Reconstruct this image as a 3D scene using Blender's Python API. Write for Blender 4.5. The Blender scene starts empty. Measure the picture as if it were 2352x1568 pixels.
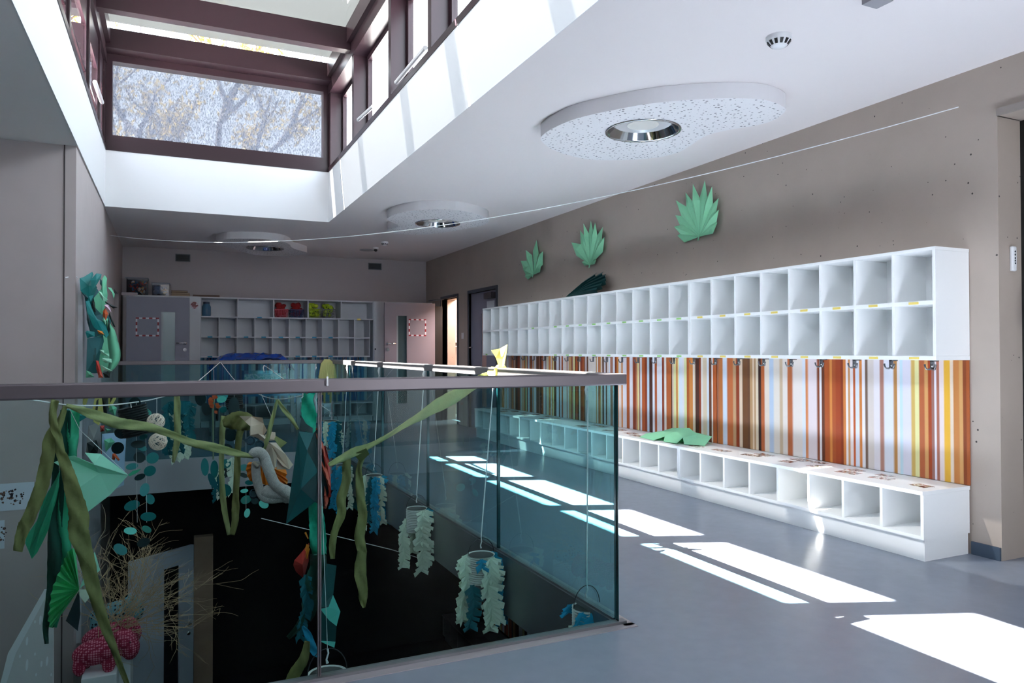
import bpy, bmesh, math, random
from mathutils import Vector, Matrix
R = random.Random(7)
S = bpy.context.scene
COL = S.collection

# ------------------------------------------------------------------ camera
CAM = Vector((0.0, 0.0, 1.2))
F_PX, YAW, PITCH, ROLL = 1683.5, 0.4354082, 0.0131586, -0.0019010
cam_d = bpy.data.cameras.new('camera'); cam = bpy.data.objects.new('camera', cam_d); COL.objects.link(cam)
cam_d.sensor_width = 36.0; cam_d.lens = 36.0 * F_PX / 2352.0; cam_d.clip_start = 0.05; cam_d.clip_end = 200
fw = Vector((math.sin(YAW) * math.cos(PITCH), math.cos(YAW) * math.cos(PITCH), math.sin(PITCH)))
rt = Vector((math.cos(YAW), -math.sin(YAW), 0)); up = rt.cross(fw)
c_, s_ = math.cos(ROLL), math.sin(ROLL)
rt, up = c_ * rt + s_ * up, -s_ * rt + c_ * up
M = Matrix((rt, up, -fw)).transposed().to_4x4(); M.translation = CAM
cam.matrix_world = M
S.camera = cam

# ------------------------------------------------------------------ view, world, sun
S.view_settings.view_transform = 'Standard'; S.view_settings.look = 'None'
S.view_settings.gamma = 1.0; S.view_settings.use_curve_mapping = False
S.view_settings.exposure = 1.15
cy = S.cycles
cy.use_denoising = True
cy.max_bounces = 12; cy.diffuse_bounces = 7; cy.glossy_bounces = 5; cy.transmission_bounces = 8; cy.transparent_max_bounces = 24
cy.caustics_reflective = False; cy.caustics_refractive = False
cy.sample_clamp_indirect = 12.0
W = bpy.data.worlds.new('sky'); S.world = W; W.use_nodes = True
nt = W.node_tree; nt.nodes.clear()
out = nt.nodes.new('ShaderNodeOutputWorld'); bg = nt.nodes.new('ShaderNodeBackground')
tc = nt.nodes.new('ShaderNodeTexCoord'); sep = nt.nodes.new('ShaderNodeSeparateXYZ'); rmp = nt.nodes.new('ShaderNodeValToRGB')
nt.links.new(tc.outputs['Generated'], sep.inputs[0]); nt.links.new(sep.outputs['Z'], rmp.inputs[0])
rmp.color_ramp.elements[0].position = 0.0; rmp.color_ramp.elements[0].color = (0.93, 0.96, 1.0, 1)
rmp.color_ramp.elements[1].position = 0.9; rmp.color_ramp.elements[1].color = (0.66, 0.82, 1.0, 1)
nt.links.new(rmp.outputs[0], bg.inputs['Color']); bg.inputs['Strength'].default_value = 5.0
nt.links.new(bg.outputs[0], out.inputs[0])
SUN_DIR = Vector((1.0, -0.40, -1.07)).normalized()
sd = bpy.data.lights.new('sun', 'SUN'); sun = bpy.data.objects.new('sun', sd); COL.objects.link(sun)
sd.energy = 100.0; sd.angle = 0.0070; sd.color = (1.0, 0.94, 0.87)
sun.rotation_mode = 'QUATERNION'; sun.rotation_quaternion = SUN_DIR.to_track_quat('-Z', 'Y'); sun.location = (-6, 8, 9)
# ------------------------------------------------------------------ helpers
def lin(c):
    return tuple(((v / 255.0) / 12.92 if v / 255.0 <= 0.04045 else ((v / 255.0 + 0.055) / 1.055) ** 2.4) for v in c)
MATS = {}
def mat(name, rgb, rough=0.6, metal=0.0, spec=0.5, bump=0.0, bscale=60.0, vary=0.0, vscale=4.0, translucent=0.0, attr=None):
    if name in MATS: return MATS[name]
    m = bpy.data.materials.new(name); m.use_nodes = True; n = m.node_tree; L = n.links
    b = n.nodes['Principled BSDF']; b.inputs['Roughness'].default_value = rough; b.inputs['Metallic'].default_value = metal
    b.inputs['Specular IOR Level'].default_value = spec
    col = (*lin(rgb), 1.0); b.inputs['Base Color'].default_value = col
    src = None
    if attr:
        a = n.nodes.new('ShaderNodeAttribute'); a.attribute_name = attr; src = a.outputs['Color']
    if vary or bump:
        t = n.nodes.new('ShaderNodeTexCoord')
    if vary:
        nz = n.nodes.new('ShaderNodeTexNoise'); nz.inputs['Scale'].default_value = vscale; nz.inputs['Detail'].default_value = 6
        L.new(t.outputs['Object'], nz.inputs['Vector'])
        r = n.nodes.new('ShaderNodeMapRange'); r.inputs['From Min'].default_value = 0.3; r.inputs['From Max'].default_value = 0.7
        r.inputs['To Min'].default_value = 1 - vary; r.inputs['To Max'].default_value = 1 + vary
        L.new(nz.outputs['Fac'], r.inputs['Value'])
        mx = n.nodes.new('ShaderNodeMix'); mx.data_type = 'RGBA'; mx.blend_type = 'MULTIPLY'; mx.inputs['Factor'].default_value = 1
        if src: L.new(src, mx.inputs['A'])
        else: mx.inputs['A'].default_value = col
        L.new(r.outputs[0], mx.inputs['B']); src = mx.outputs['Result']
    if src: L.new(src, b.inputs['Base Color'])
    if bump:
        n2 = n.nodes.new('ShaderNodeTexNoise'); n2.inputs['Scale'].default_value = bscale; n2.inputs['Detail'].default_value = 4
        L.new(t.outputs['Object'], n2.inputs['Vector'])
        bp = n.nodes.new('ShaderNodeBump'); bp.inputs['Strength'].default_value = bump; bp.inputs['Distance'].default_value = 0.01
        L.new(n2.outputs['Fac'], bp.inputs['Height']); L.new(bp.outputs[0], b.inputs['Normal'])
    if translucent:
        tr = n.nodes.new('ShaderNodeBsdfTranslucent'); tr.inputs['Color'].default_value = col
        ms = n.nodes.new('ShaderNodeMixShader'); ms.inputs[0].default_value = translucent
        if src: L.new(src, tr.inputs['Color'])
        L.new(b.outputs[0], ms.inputs[1]); L.new(tr.outputs[0], ms.inputs[2]); L.new(ms.outputs[0], n.nodes['Material Output'].inputs[0])
    MATS[name] = m; return m
def glass(name, tint, refl=1.0, rough=0.0):
    m = bpy.data.materials.new(name); m.use_nodes = True; n = m.node_tree; n.nodes.clear(); L = n.links
    o = n.nodes.new('ShaderNodeOutputMaterial'); t = n.nodes.new('ShaderNodeBsdfTransparent'); t.inputs[0].default_value = (*tint, 1)
    g = n.nodes.new('ShaderNodeBsdfGlossy'); g.inputs['Roughness'].default_value = rough
    fr = n.nodes.new('ShaderNodeFresnel'); fr.inputs['IOR'].default_value = 1.5
    mu = n.nodes.new('ShaderNodeMath'); mu.operation = 'MULTIPLY'; mu.inputs[1].default_value = refl
    geo = n.nodes.new('ShaderNodeNewGeometry'); inv = n.nodes.new('ShaderNodeMath'); inv.operation = 'SUBTRACT'; inv.inputs[0].default_value = 1.0
    m2 = n.nodes.new('ShaderNodeMath'); m2.operation = 'MULTIPLY'
    L.new(geo.outputs['Backfacing'], inv.inputs[1]); L.new(fr.outputs[0], mu.inputs[0]); L.new(mu.outputs[0], m2.inputs[0]); L.new(inv.outputs[0], m2.inputs[1])
    x = n.nodes.new('ShaderNodeMixShader'); L.new(m2.outputs[0], x.inputs[0]); L.new(t.outputs[0], x.inputs[1]); L.new(g.outputs[0], x.inputs[2])
    L.new(x.outputs[0], o.inputs[0]); MATS[name] = m; return m
def screen(name, rgb, open_=0.15, trans=0.5):
    m = bpy.data.materials.new(name); m.use_nodes = True; n = m.node_tree; n.nodes.clear(); L = n.links
    o = n.nodes.new('ShaderNodeOutputMaterial'); t = n.nodes.new('ShaderNodeBsdfTransparent')
    d = n.nodes.new('ShaderNodeBsdfDiffuse'); tr = n.nodes.new('ShaderNodeBsdfTranslucent')
    tcn = n.nodes.new('ShaderNodeTexCoord'); nz = n.nodes.new('ShaderNodeTexNoise'); nz.inputs['Scale'].default_value = 120.0; nz.inputs['Detail'].default_value = 3
    mp = n.nodes.new('ShaderNodeMapping'); mp.inputs['Scale'].default_value = (1, 1, 0.35)
    L.new(tcn.outputs['Object'], mp.inputs[0]); L.new(mp.outputs[0], nz.inputs['Vector'])
    mr = n.nodes.new('ShaderNodeMapRange'); mr.inputs['From Min'].default_value = 0.35; mr.inputs['From Max'].default_value = 0.65
    mr.inputs['To Min'].default_value = open_ * 0.62; mr.inputs['To Max'].default_value = min(1, open_ * 1.38)
    L.new(nz.outputs['Fac'], mr.inputs['Value'])
    c = (*lin(rgb), 1); d.inputs[0].default_value = c; tr.inputs[0].default_value = c
    a = n.nodes.new('ShaderNodeMixShader'); a.inputs[0].default_value = trans
    L.new(d.outputs[0], a.inputs[1]); L.new(tr.outputs[0], a.inputs[2])
    b = n.nodes.new('ShaderNodeMixShader'); L.new(mr.outputs[0], b.inputs[0])
    L.new(a.outputs[0], b.inputs[1]); L.new(t.outputs[0], b.inputs[2]); L.new(b.outputs[0], o.inputs[0]); MATS[name] = m; return m

def V(*a): return Vector(a if len(a) > 1 else a[0])
class MB:
    def __init__(s): s.v = []; s.f = []; s.c = []; s.smooth = False
    def add(s, vs, fs):
        k = len(s.v); s.v += [Vector(p) for p in vs]; s.f += [tuple(i + k for i in f) for f in fs]; return s
    def box(s, x0, x1, y0, y1, z0, z1):
        return s.add([(x0,y0,z0),(x1,y0,z0),(x1,y1,z0),(x0,y1,z0),(x0,y0,z1),(x1,y0,z1),(x1,y1,z1),(x0,y1,z1)],
                     [(3,2,1,0),(4,5,6,7),(0,1,5,4),(1,2,6,5),(2,3,7,6),(3,0,4,7)])
    def prism(s, pts, d):           # closed outline (3D points) pushed along vector d
        n = len(pts); d = Vector(d); a = [Vector(p) for p in pts]
        return s.add(a + [p + d for p in a], [tuple(range(n))[::-1], tuple(range(n, 2 * n))] + [(i, (i + 1) % n, n + (i + 1) % n, n + i) for i in range(n)])
    def tube(s, path, r, n=8, closed=False):
        path = [Vector(p) for p in path]; m = len(path); vs = []; fs = []
        rr = r if isinstance(r, (list, tuple)) else [r] * m
        prev = None
        for i, p in enumerate(path):
            t = (path[(i + 1) % m] - path[i - 1]) if closed else (path[min(i + 1, m - 1)] - path[max(i - 1, 0)])
            if t.length < 1e-9: t = Vector((0, 0, 1))
            t.normalize()
            if prev is None:
                a = t.orthogonal().normalized()
            else:
                a = prev - t * prev.dot(t)
                a = a.normalized() if a.length > 1e-6 else t.orthogonal().normalized()
            prev = a; b = t.cross(a)
            for k in range(n):
                q = 2 * math.pi * k / n; vs.append(p + (a * math.cos(q) + b * math.sin(q)) * rr[i])
        for i in range(m if closed else m - 1):
            j = (i + 1) % m
            for k in range(n): fs.append((i * n + k, i * n + (k + 1) % n, j * n + (k + 1) % n, j * n + k))
        if not closed: fs += [tuple(range(n))[::-1], tuple(range((m - 1) * n, m * n))]
        return s.add(vs, fs)
    def lathe(s, prof, c, n=32, axis=None):   # prof: (radius, height) about the vertical through c
        c = Vector(c); vs = []; fs = []; m = len(prof)
        for (r, h) in prof:
            for k in range(n):
                q = 2 * math.pi * k / n; p = Vector((r * math.cos(q), r * math.sin(q), h))
                if axis is not None: p = axis @ p
                vs.append(c + p)
        for i in range(m - 1):
            for k in range(n): fs.append((i * n + k, i * n + (k + 1) % n, (i + 1) * n + (k + 1) % n, (i + 1) * n + k))
        return s.add(vs, fs)
    def ball(s, c, rx, ry, rz, n=16, m=10, rot=None):
        prof = [(math.sin(math.pi * i / m), -math.cos(math.pi * i / m)) for i in range(m + 1)]
        k = len(s.v); s.lathe(prof, (0, 0, 0), n)
        for i in range(k, len(s.v)):
            p = s.v[i]; p = Vector((p.x * rx, p.y * ry, p.z * rz))
            if rot is not None: p = rot @ p
            s.v[i] = p + Vector(c)
        return s
    def grid(s, rows):
        n = len(rows[0]); return s.add([p for r in rows for p in r], [(i * n + k, i * n + k + 1, (i + 1) * n + k + 1, (i + 1) * n + k) for i in range(len(rows) - 1) for k in range(n - 1)])
    def build(s, name, m, parent=None, thick=0.0, smooth=False, bevel=0.0, origin=None):
        me = bpy.data.meshes.new(name)
        lo = Vector((min(p.x for p in s.v), min(p.y for p in s.v), min(p.z for p in s.v))); hi = Vector((max(p.x for p in s.v), max(p.y for p in s.v), max(p.z for p in s.v)))
        org = Vector(parent.location) if parent is not None and parent.parent is None else None
        if parent is not None and parent.parent is not None: org = Vector(parent.parent.location) + Vector(parent.location)
        if parent is not None and parent.type == 'MESH' and parent.parent is None: org = Vector(parent.location)
        if org is None: org = Vector(origin) if origin is not None else Vector(((lo.x + hi.x) / 2, (lo.y + hi.y) / 2, lo.z))
        me.from_pydata([tuple(p - org) for p in s.v], [], s.f); me.validate()
        if s.c:
            at_ = me.color_attributes.new('print', 'FLOAT_COLOR', 'POINT')
            for i, c in enumerate(s.c): at_.data[i].color = (*c, 1.0)
        bm = bmesh.new(); bm.from_mesh(me); bmesh.ops.remove_doubles(bm, verts=bm.verts, dist=1e-6) if not s.c else None
        bmesh.ops.recalc_face_normals(bm, faces=bm.faces); bm.to_mesh(me); bm.free()
        o = bpy.data.objects.new(name, me); COL.objects.link(o)
        if parent is not None: o.parent = parent
        else: o.location = org
        me.materials.append(m)
        if smooth:
            for p in me.polygons: p.use_smooth = True
        if bevel:
            b = o.modifiers.new('edge', 'BEVEL'); b.width = bevel; b.segments = 2; b.limit_method = 'ANGLE'
        if thick:
            b = o.modifiers.new('sheet', 'SOLIDIFY'); b.thickness = thick; b.offset = 0
        return o
def tag(o, label=None, cat=None, group=None, kind=None):
    if label: o['label'] = label
    if cat: o['category'] = cat
    if group: o['group'] = group
    if kind: o['kind'] = kind
    return o
def thing(name, loc, label, cat, group=None):
    o = bpy.data.objects.new(name, None); COL.objects.link(o); o.location = loc; o.empty_display_size = 0.1
    return tag(o, label, cat, group)
def struct(o, label=None, cat=None):
    o['kind'] = 'structure'
    return tag(o, label, cat)
def at(px, py, y):                   # the point of the plane at depth y on a sight line
    d = rt * ((px - 1176) / F_PX) - up * ((py - 784) / F_PX) + fw
    return CAM + d * (y / d.y)
def plane_x(px, py, x):
    d = rt * ((px - 1176) / F_PX) - up * ((py - 784) / F_PX) + fw
    return CAM + d * (x / d.x)

# ------------------------------------------------------------------ materials
WHITE = mat('white_paint', (226, 227, 230), 0.75, bump=0.05, bscale=200)
CEIL = mat('ceiling_paint', (226, 220, 220), 0.85)
CONC = mat('taupe_concrete', (176, 163, 152), 0.5, vary=0.06, vscale=2.2, bump=0.04, bscale=30)
def pores(m, scale, rmax, dark):
    n = m.node_tree; L = n.links; b = n.nodes['Principled BSDF']; old = b.inputs['Base Color'].links[0].from_socket
    t = n.nodes.new('ShaderNodeTexCoord'); v = n.nodes.new('ShaderNodeTexVoronoi'); v.inputs['Scale'].default_value = scale
    w = n.nodes.new('ShaderNodeTexWhiteNoise'); p = n.nodes.new('ShaderNodeMath'); p.operation = 'POWER'; p.inputs[1].default_value = 4.0
    k = n.nodes.new('ShaderNodeMath'); k.operation = 'MULTIPLY'; k.inputs[1].default_value = rmax
    l = n.nodes.new('ShaderNodeMath'); l.operation = 'LESS_THAN'; x = n.nodes.new('ShaderNodeMix'); x.data_type = 'RGBA'; x.inputs['B'].default_value = (*lin(dark), 1)
    L.new(t.outputs['Object'], v.inputs['Vector']); L.new(v.outputs['Color'], w.inputs['Vector']); L.new(w.outputs['Value'], p.inputs[0]); L.new(p.outputs[0], k.inputs[0])
    L.new(v.outputs['Distance'], l.inputs[0]); L.new(k.outputs[0], l.inputs[1]); L.new(old, x.inputs['A']); L.new(l.outputs[0], x.inputs['Factor']); L.new(x.outputs['Result'], b.inputs['Base Color'])
pores(CONC, 22.0, 0.13, (60, 55, 52))
BACKW = mat('back_wall_paint', (180, 172, 174), 0.85)
LEFTW = mat('left_wall_paint', (178, 168, 168), 0.8, vary=0.03)
FLOOR = mat('blue_grey_linoleum', (132, 140, 155), 0.27, spec=0.45, vary=0.035, vscale=14)
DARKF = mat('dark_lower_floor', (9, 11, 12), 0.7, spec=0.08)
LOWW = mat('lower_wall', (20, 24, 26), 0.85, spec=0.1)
LAM = mat('white_laminate', (238, 239, 239), 0.38, spec=0.4)
MAROON = mat('maroon_aluminium', (46, 29, 36), 0.36, spec=0.4)
STEEL = mat('brushed_steel', (104, 97, 101), 0.38, metal=0.75)
SATIN = mat('satin_rail', (140, 136, 138), 0.5, metal=0.35)
DSTEEL = mat('dark_steel_fascia', (124, 124, 128), 0.3, metal=0.7, vary=0.1, vscale=3)
CHROME = mat('chrome', (205, 208, 212), 0.10, metal=1.0)
BLACK = mat('black', (12, 13, 14), 0.5)
DOORP = mat('grey_lilac_door_paint', (134, 133, 150), 0.5)
DFRAME = mat('dark_door_frame', (58, 66, 78), 0.45)
SKIRT = mat('blue_skirting', (62, 78, 96), 0.5)
RAILG = glass('teal_glass', (0.66, 0.845, 0.86), 0.9)
NEARG = glass('near_teal_glass', (0.80, 0.90, 0.90), 0.10)
GEDGE = mat('glass_edge', (20, 58, 62), 0.15, spec=0.6)
CLEAR = glass('window_glass', (0.97, 0.985, 0.985), 1.0)
STRIPE = mat('striped_print', (255, 255, 255), 0.45, attr='print')
WHITEP = mat('white_plastic', (225, 226, 228), 0.35)
CREAM = mat('cream_wall', (232, 214, 190), 0.8)

def blotch(name, stops, scale, rough=0.3, seedvec=(0, 0, 0)):
    m = mat(name, (200, 200, 200), rough); n = m.node_tree; L = n.links
    t = n.nodes.new('ShaderNodeTexCoord'); mp = n.nodes.new('ShaderNodeMapping'); mp.inputs['Location'].default_value = seedvec
    z = n.nodes.new('ShaderNodeTexNoise'); z.inputs['Scale'].default_value = scale; z.inputs['Detail'].default_value = 3
    r = n.nodes.new('ShaderNodeValToRGB'); r.color_ramp.interpolation = 'CONSTANT'
    while len(r.color_ramp.elements) < len(stops): r.color_ramp.elements.new(0.5)
    for e_, (p, c) in zip(r.color_ramp.elements, stops): e_.position = p; e_.color = (*lin(c), 1)
    L.new(t.outputs['Object'], mp.inputs[0]); L.new(mp.outputs[0], z.inputs['Vector']); L.new(z.outputs['Fac'], r.inputs[0]); L.new(r.outputs[0], n.nodes['Principled BSDF'].inputs['Base Color'])
    return m
STICKER = blotch('photo_print', [(0, (60, 48, 48)), (0.42, (150, 118, 104)), (0.47, (228, 222, 216)), (0.56, (176, 120, 112)), (0.61, (110, 116, 92))], 22.0, 0.2)

# ================================================================== THE SETTING
ZC = 2.86; XL, XR = -0.70, 4.29; YB = 13.0; SX0, SX1, SY1, SY0 = -0.69, 1.83, 9.5, -2.6
# floor of the upper level around the stair void
m = MB(); m.box(1.80, 6.0, -4.0, 13.2, -0.33, 0.0); m.box(-4.0, 1.80, -4.0, 2.75, -0.33, 0.0); m.box(-0.9, 1.80, 9.05, 13.2, -0.33, 0.0)
struct(m.build('floor', FLOOR), 'blue-grey linoleum floor around the open stair void', 'floor')
# steel fascia and lower level
m = MB(); m.box(1.775, 1.80, 2.75, 9.05, -0.34, 0.004); m.box(-4, 1.8, 2.75, 2.775, -0.34, 0.004)
struct(m.build('trim_1', DSTEEL), 'dark polished steel fascia lining the edge of the stair void', 'trim')
struct(MB().box(XL, 1.775, 9.025, 9.05, -0.36, 0.004).build('trim_6', mat('pale_fascia', (176, 176, 184), 0.4, vary=0.06, vscale=2)), 'pale grey fascia under the back glass railing', 'trim')
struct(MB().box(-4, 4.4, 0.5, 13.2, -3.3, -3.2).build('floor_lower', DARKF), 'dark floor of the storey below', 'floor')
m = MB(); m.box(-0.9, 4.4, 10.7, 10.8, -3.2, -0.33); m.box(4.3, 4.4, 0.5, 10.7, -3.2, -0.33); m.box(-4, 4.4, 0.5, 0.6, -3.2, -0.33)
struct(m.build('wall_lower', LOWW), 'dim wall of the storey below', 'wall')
# ceiling with the skylight opening
m = MB(); T = 0.25
m.box(SX1, 6.0, -4.0, 13.2, ZC, ZC + T); m.box(-4.0, SX0, -4.0, 13.2, ZC, ZC + T); m.box(SX0, SX1, SY1, 13.2, ZC, ZC + T); m.box(SX0, SX1, -4.0, SY0, ZC, ZC + T)
struct(m.build('ceiling', CEIL), 'white ceiling around the skylight', 'ceiling')
m = MB(); m.box(SX1, SX1 + 0.22, SY0 - 0.2, SY1 + 0.2, ZC + T, 3.5); m.box(SX0 - 0.22, SX0, SY0 - 0.2, SY1 + 0.2, ZC + T, 3.5)
m.box(SX0, SX1, SY1, SY1 + 0.2, ZC + T, 3.5); m.box(SX0, SX1, SY0 - 0.2, SY0, ZC + T, 3.5)
m2 = MB(); e = 0.004
m2.box(SX1 - e, SX1, SY0, SY1, ZC - 0.003, 3.5); m2.box(SX0, SX0 + e, SY0, SY1, ZC - 0.003, 3.5); m2.box(SX0 + e, SX1 - e, SY1 - e, SY1, ZC - 0.003, 3.5); m2.box(SX0 + e, SX1 - e, SY0, SY0 + e, ZC - 0.003, 3.5)
m.v += []; k = len(m.v); m.v += m2.v; m.f += [tuple(i + k for i in f) for f in m2.f]
struct(m.build('trim_2', WHITE), 'white boarded skylight well', 'trim')
m = MB(); m.box(1.80, 1.85, 2.70, 9.05, 0.0, 0.003); m.box(-4, 1.85, 2.68, 2.725, 0.0, 0.003)
struct(m.build('trim_8', mat('edge_trim', (168, 160, 164), 0.4, metal=0.4)), 'thin metal edge strip on the floor along the glass', 'trim')
# walls
YE = 2.62
m = MB()
D1 = (11.36, 12.12, 2.10); D2 = (9.76, 10.83, 2.11)
m.box(XR, XR + 0.25, YE, D2[0], 0, ZC); m.box(XR, XR + 0.25, D2[1], D1[0], 0, ZC); m.box(XR, XR + 0.25, D1[1], 13.2, 0, ZC)
m.box(XR, XR + 0.25, D2[0], D2[1], D2[2], ZC); m.box(XR, XR + 0.25, D1[0], D1[1], D1[2], ZC); m.box(XR, XR + 0.25, -4, YE, 2.54, ZC)
struct(m.build('wall_right', CONC), 'taupe concrete wall above the cubbies', 'wall')
struct(MB().box(-0.95, 6, YB, YB + 0.2, 0, ZC).build('wall_back', BACKW), 'grey-lilac back wall above the cupboards', 'wall')
m = MB(); m.box(-0.95, XL, 6.83, 11.2, -3.2, ZC); m.box(-0.95, XL, 12.15, YB, -0.0, ZC); m.box(-0.95, XL, 11.2, 12.15, 2.05, ZC); m.box(-4, -0.95, 6.83, 7.0, -3.2, ZC)
struct(m.build('wall_left', LEFTW), 'grey wall and pillar beside the stair void', 'wall')
struct(MB().box(-0.99, -0.952, 11.1, 12.25, 0, 2.15).build('doorway_dark_panel', BLACK), 'black panel standing in for the darkness of the left doorway', 'wall')  # black panel closes the opening, its colour stands for the dark beyond
struct(MB().box(-0.784, -0.776, 6.822, 6.832, -3.2, ZC).build('trim_3', mat('groove', (70, 64, 66), 0.8)), 'dark joint line in the left pillar', 'trim')
struct(MB().box(-4.1, -4.0, -4, 7, -3.2, ZC).build('wall_far_left', LEFTW), 'wall beyond the stairs', 'wall')
# wall behind the viewer, with a window added to let in fill light from the sky
m = MB(); m.box(-4, 6, -4.1, -4, 2.5, ZC); m.box(-4, 2.6, -4.1, -4, 0, 2.5); m.box(3.9, 6, -4.1, -4, 0, 2.5)
struct(m.build('wall_front', LEFTW), 'wall behind the viewer', 'wall')
struct(MB().box(2.6, 3.9, -4.06, -4.04, 0, 2.5).build('fill_window', CLEAR), 'unseen window added behind the viewer for fill light', 'window')  # added out of view as a source of sky fill
# recess with the dark door at the right
struct(MB().box(XR + 0.21, XR + 0.25, -4, YE, 0, 2.54).build('door_3', BLACK), 'black door in the recess at the right end', 'door')
struct(MB().box(5.9, 6.0, -4, 13.2, 0, ZC).build('wall_outer_right', CONC), 'outer wall', 'wall')
struct(MB().box(XR - 0.012, XR, YE + 0.004, 2.79, 0, 0.075).build('baseboard_right', SKIRT), 'blue skirting strip at the wall end', 'baseboard')
m = MB(); m.box(XR - 0.006, XR + 0.2, YE - 0.01, YE, 2.54, 2.58); m.box(XR - 0.02, XR + 0.0, -4, YE - 0.005, 2.54, 2.58)
struct(m.build('trim_4', mat('reveal_trim', (150, 140, 134), 0.5)), 'metal lintel trim over the dark recess', 'trim')

# skylight frames
POST_R = [9.455, 8.14, 6.62, 5.46, 3.95, 2.75, 1.3, 0.1, -1.3, -2.55]; POST_L = [9.455, 8.86, 7.74, 6.32, 5.27, 3.88, 2.50, 1.3, 0.0, -1.2, -2.55]
def side_windows(name, label, xi, sgn, posts, zt):
    m = MB(); xo = xi + sgn * 0.20
    a, b = sorted((xi - sgn * 0.012, xo)); m.box(a, b, SY0, SY1, 3.50, 3.555)
    m.box(a, b, SY0, SY1, 4.50, 4.66)
    a, b = sorted((xi, xo))
    for y in posts: m.box(a, b, y - 0.045, y + 0.045, 3.555, 4.50)
    fr = m.build(name, MAROON); struct(fr, label, 'window')
    xs0, xs1 = sorted((xi + sgn * (0.15 if sgn > 0 else 0.02), xi + sgn * (0.20 if sgn > 0 else 0.06)))
    for i in range(len(posts) - 1):
        y1, y0 = posts[i] - 0.045, posts[i + 1] + 0.045
        if y1 - y0 < 0.2: continue
        q = MB(); w = 0.055
        zt2 = min(zt, 4.5) if not (sgn < 0 and y1 < 3.9) else 4.36
        q.box(xs0, xs1, y0, y0 + w, 3.555, 4.5); q.box(xs0, xs1, y1 - w, y1, 3.555, 4.5); zs = 3.575 if sgn > 0 else (3.61 if y1 > 3.9 else 3.68); q.box(xs0, xs1, y0 + w, y1 - w, 3.555, zs); q.box(xs0, xs1, y0 + w, y1 - w, zt2 - w if zt2 > 4.4 else zt2, 4.5)
        sash = q.build('sash', MAROON, fr)
        MB().box((xs0 + xs1) / 2 - 0.006, (xs0 + xs1) / 2 + 0.006, y0 + w, y1 - w, zs, (zt2 - w if zt2 > 4.4 else zt2)).build('pane', CLEAR, sash)
    return fr
wr = side_windows('window_1', 'dark maroon skylight windows along the right side', SX1, 1, POST_R, 4.5)
wl = side_windows('window_2', 'dark maroon skylight windows along the left side', SX0, -1, POST_L, 4.165)
# back window with a mesh blind outside
m = MB(); m.box(SX0, SX1, SY1 - 0.012, SY1 + 0.14, 3.50, 3.57); m.box(SX0, SX1, SY1, SY1 + 0.14, 3.57, 3.68)
m.box(SX0, SX1, SY1, SY1 + 0.14, 4.53, 4.66); m.box(SX0, SX0 + 0.07, SY1, SY1 + 0.14, 3.68, 4.53); m.box(SX1 - 0.07, SX1, SY1, SY1 + 0.14, 3.68, 4.53)
wb = struct(m.build('window_3', MAROON), 'wide end window of the skylight with a mesh blind', 'window')
MB().box(SX0 + 0.07, SX1 - 0.07, SY1 + 0.06, SY1 + 0.072, 3.68, 4.53).build('pane', CLEAR, wb)
MB().box(SX0 + 0.02, SX1 - 0.02, SY1 + 0.142, SY1 + 0.145, 3.62, 4.60).build('mesh_blind', screen('mesh_fabric', (62, 68, 80), 0.188, 0.5), wb)
# roof: beams, glass, shade cloth above
m = MB()
for (y0, y1, zb) in ((9.30, 9.5, 4.61), (8.18, 8.30, 4.58), (6.56, 6.68, 4.58), (5.40, 5.52, 4.58), (3.9, 4.02, 4.58), (2.7, 2.82, 4.58), (1.2, 1.4, 4.58), (0.0, 0.12, 4.58), (-1.3, -1.18, 4.58), (-2.6, -2.5, 4.58)):
    m.box(SX0, SX1, y0, y1, zb, 4.83)
m.box(SX0 - 0.2, SX0 + 0.06, SY0, SY1 + 0.14, 4.66, 4.86); m.box(SX1 - 0.06, SX1 + 0.2, SY0, SY1 + 0.14, 4.66, 4.86); m.box(SX0 + 0.06, SX1 - 0.06, 9.46, 9.64, 4.66, 4.86)
wt = struct(m.build('window_4', MAROON), 'glazed skylight roof on maroon beams', 'window')
MB().box(SX0 + 0.03, SX1 - 0.03, SY0 + 0.05, 9.5, 4.84, 4.852).build('pane', CLEAR, wt)
SH = screen('shade_cloth', (88, 90, 90), 0.088, 0.5)
m = MB(); m.box(SX0 - 0.35, SX1 + 0.35, 5.371, 9.325, 4.91, 4.913); m.box(SX0 - 0.35, SX1 + 0.35, -3.4, 5.354, 4.91, 4.913)
m.build('shade_cloth', SH, wt)
m = MB()
for x in (SX0 + 0.35, 0.6, SX1 - 0.08):
    m.tube([(x, 9.62, 4.86), (x, 9.62, 5.25)], 0.014); m.tube([(x - 0.05, 9.62, 5.18), (x + 0.05, 9.62, 5.18)], 0.012)
m.build('shade_post', STEEL, wt)

# window actuator bars on the sills
for (x, y0, y1, z, lab) in ((SX1 + 0.03, 7.35, 8.0, 3.70, 'white window actuator bar at the far right skylight window'), (SX1 + 0.03, 5.65, 6.5, 3.66, 'white actuator bar along the second right skylight window'), (SX0 + 0.02, 8.0, 8.8, 3.78, 'white actuator bar at the left skylight window')):
    tag(MB().tube([(x, y0, z), (x, y1, z + (0.05 if y1 > 6.6 else 0))], 0.02, 10).build('window_actuator', WHITEP), lab, 'actuator', 'skylight window actuators')
m = MB()
for (a, b) in ((8.815, 7.785), (7.695, 6.365), (6.275, 5.315), (5.225, 3.925)): m.box(SX0 - 0.045, SX0 - 0.025, b, a, 3.742, 3.768)
m.build('transom', MAROON, wl)

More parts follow.
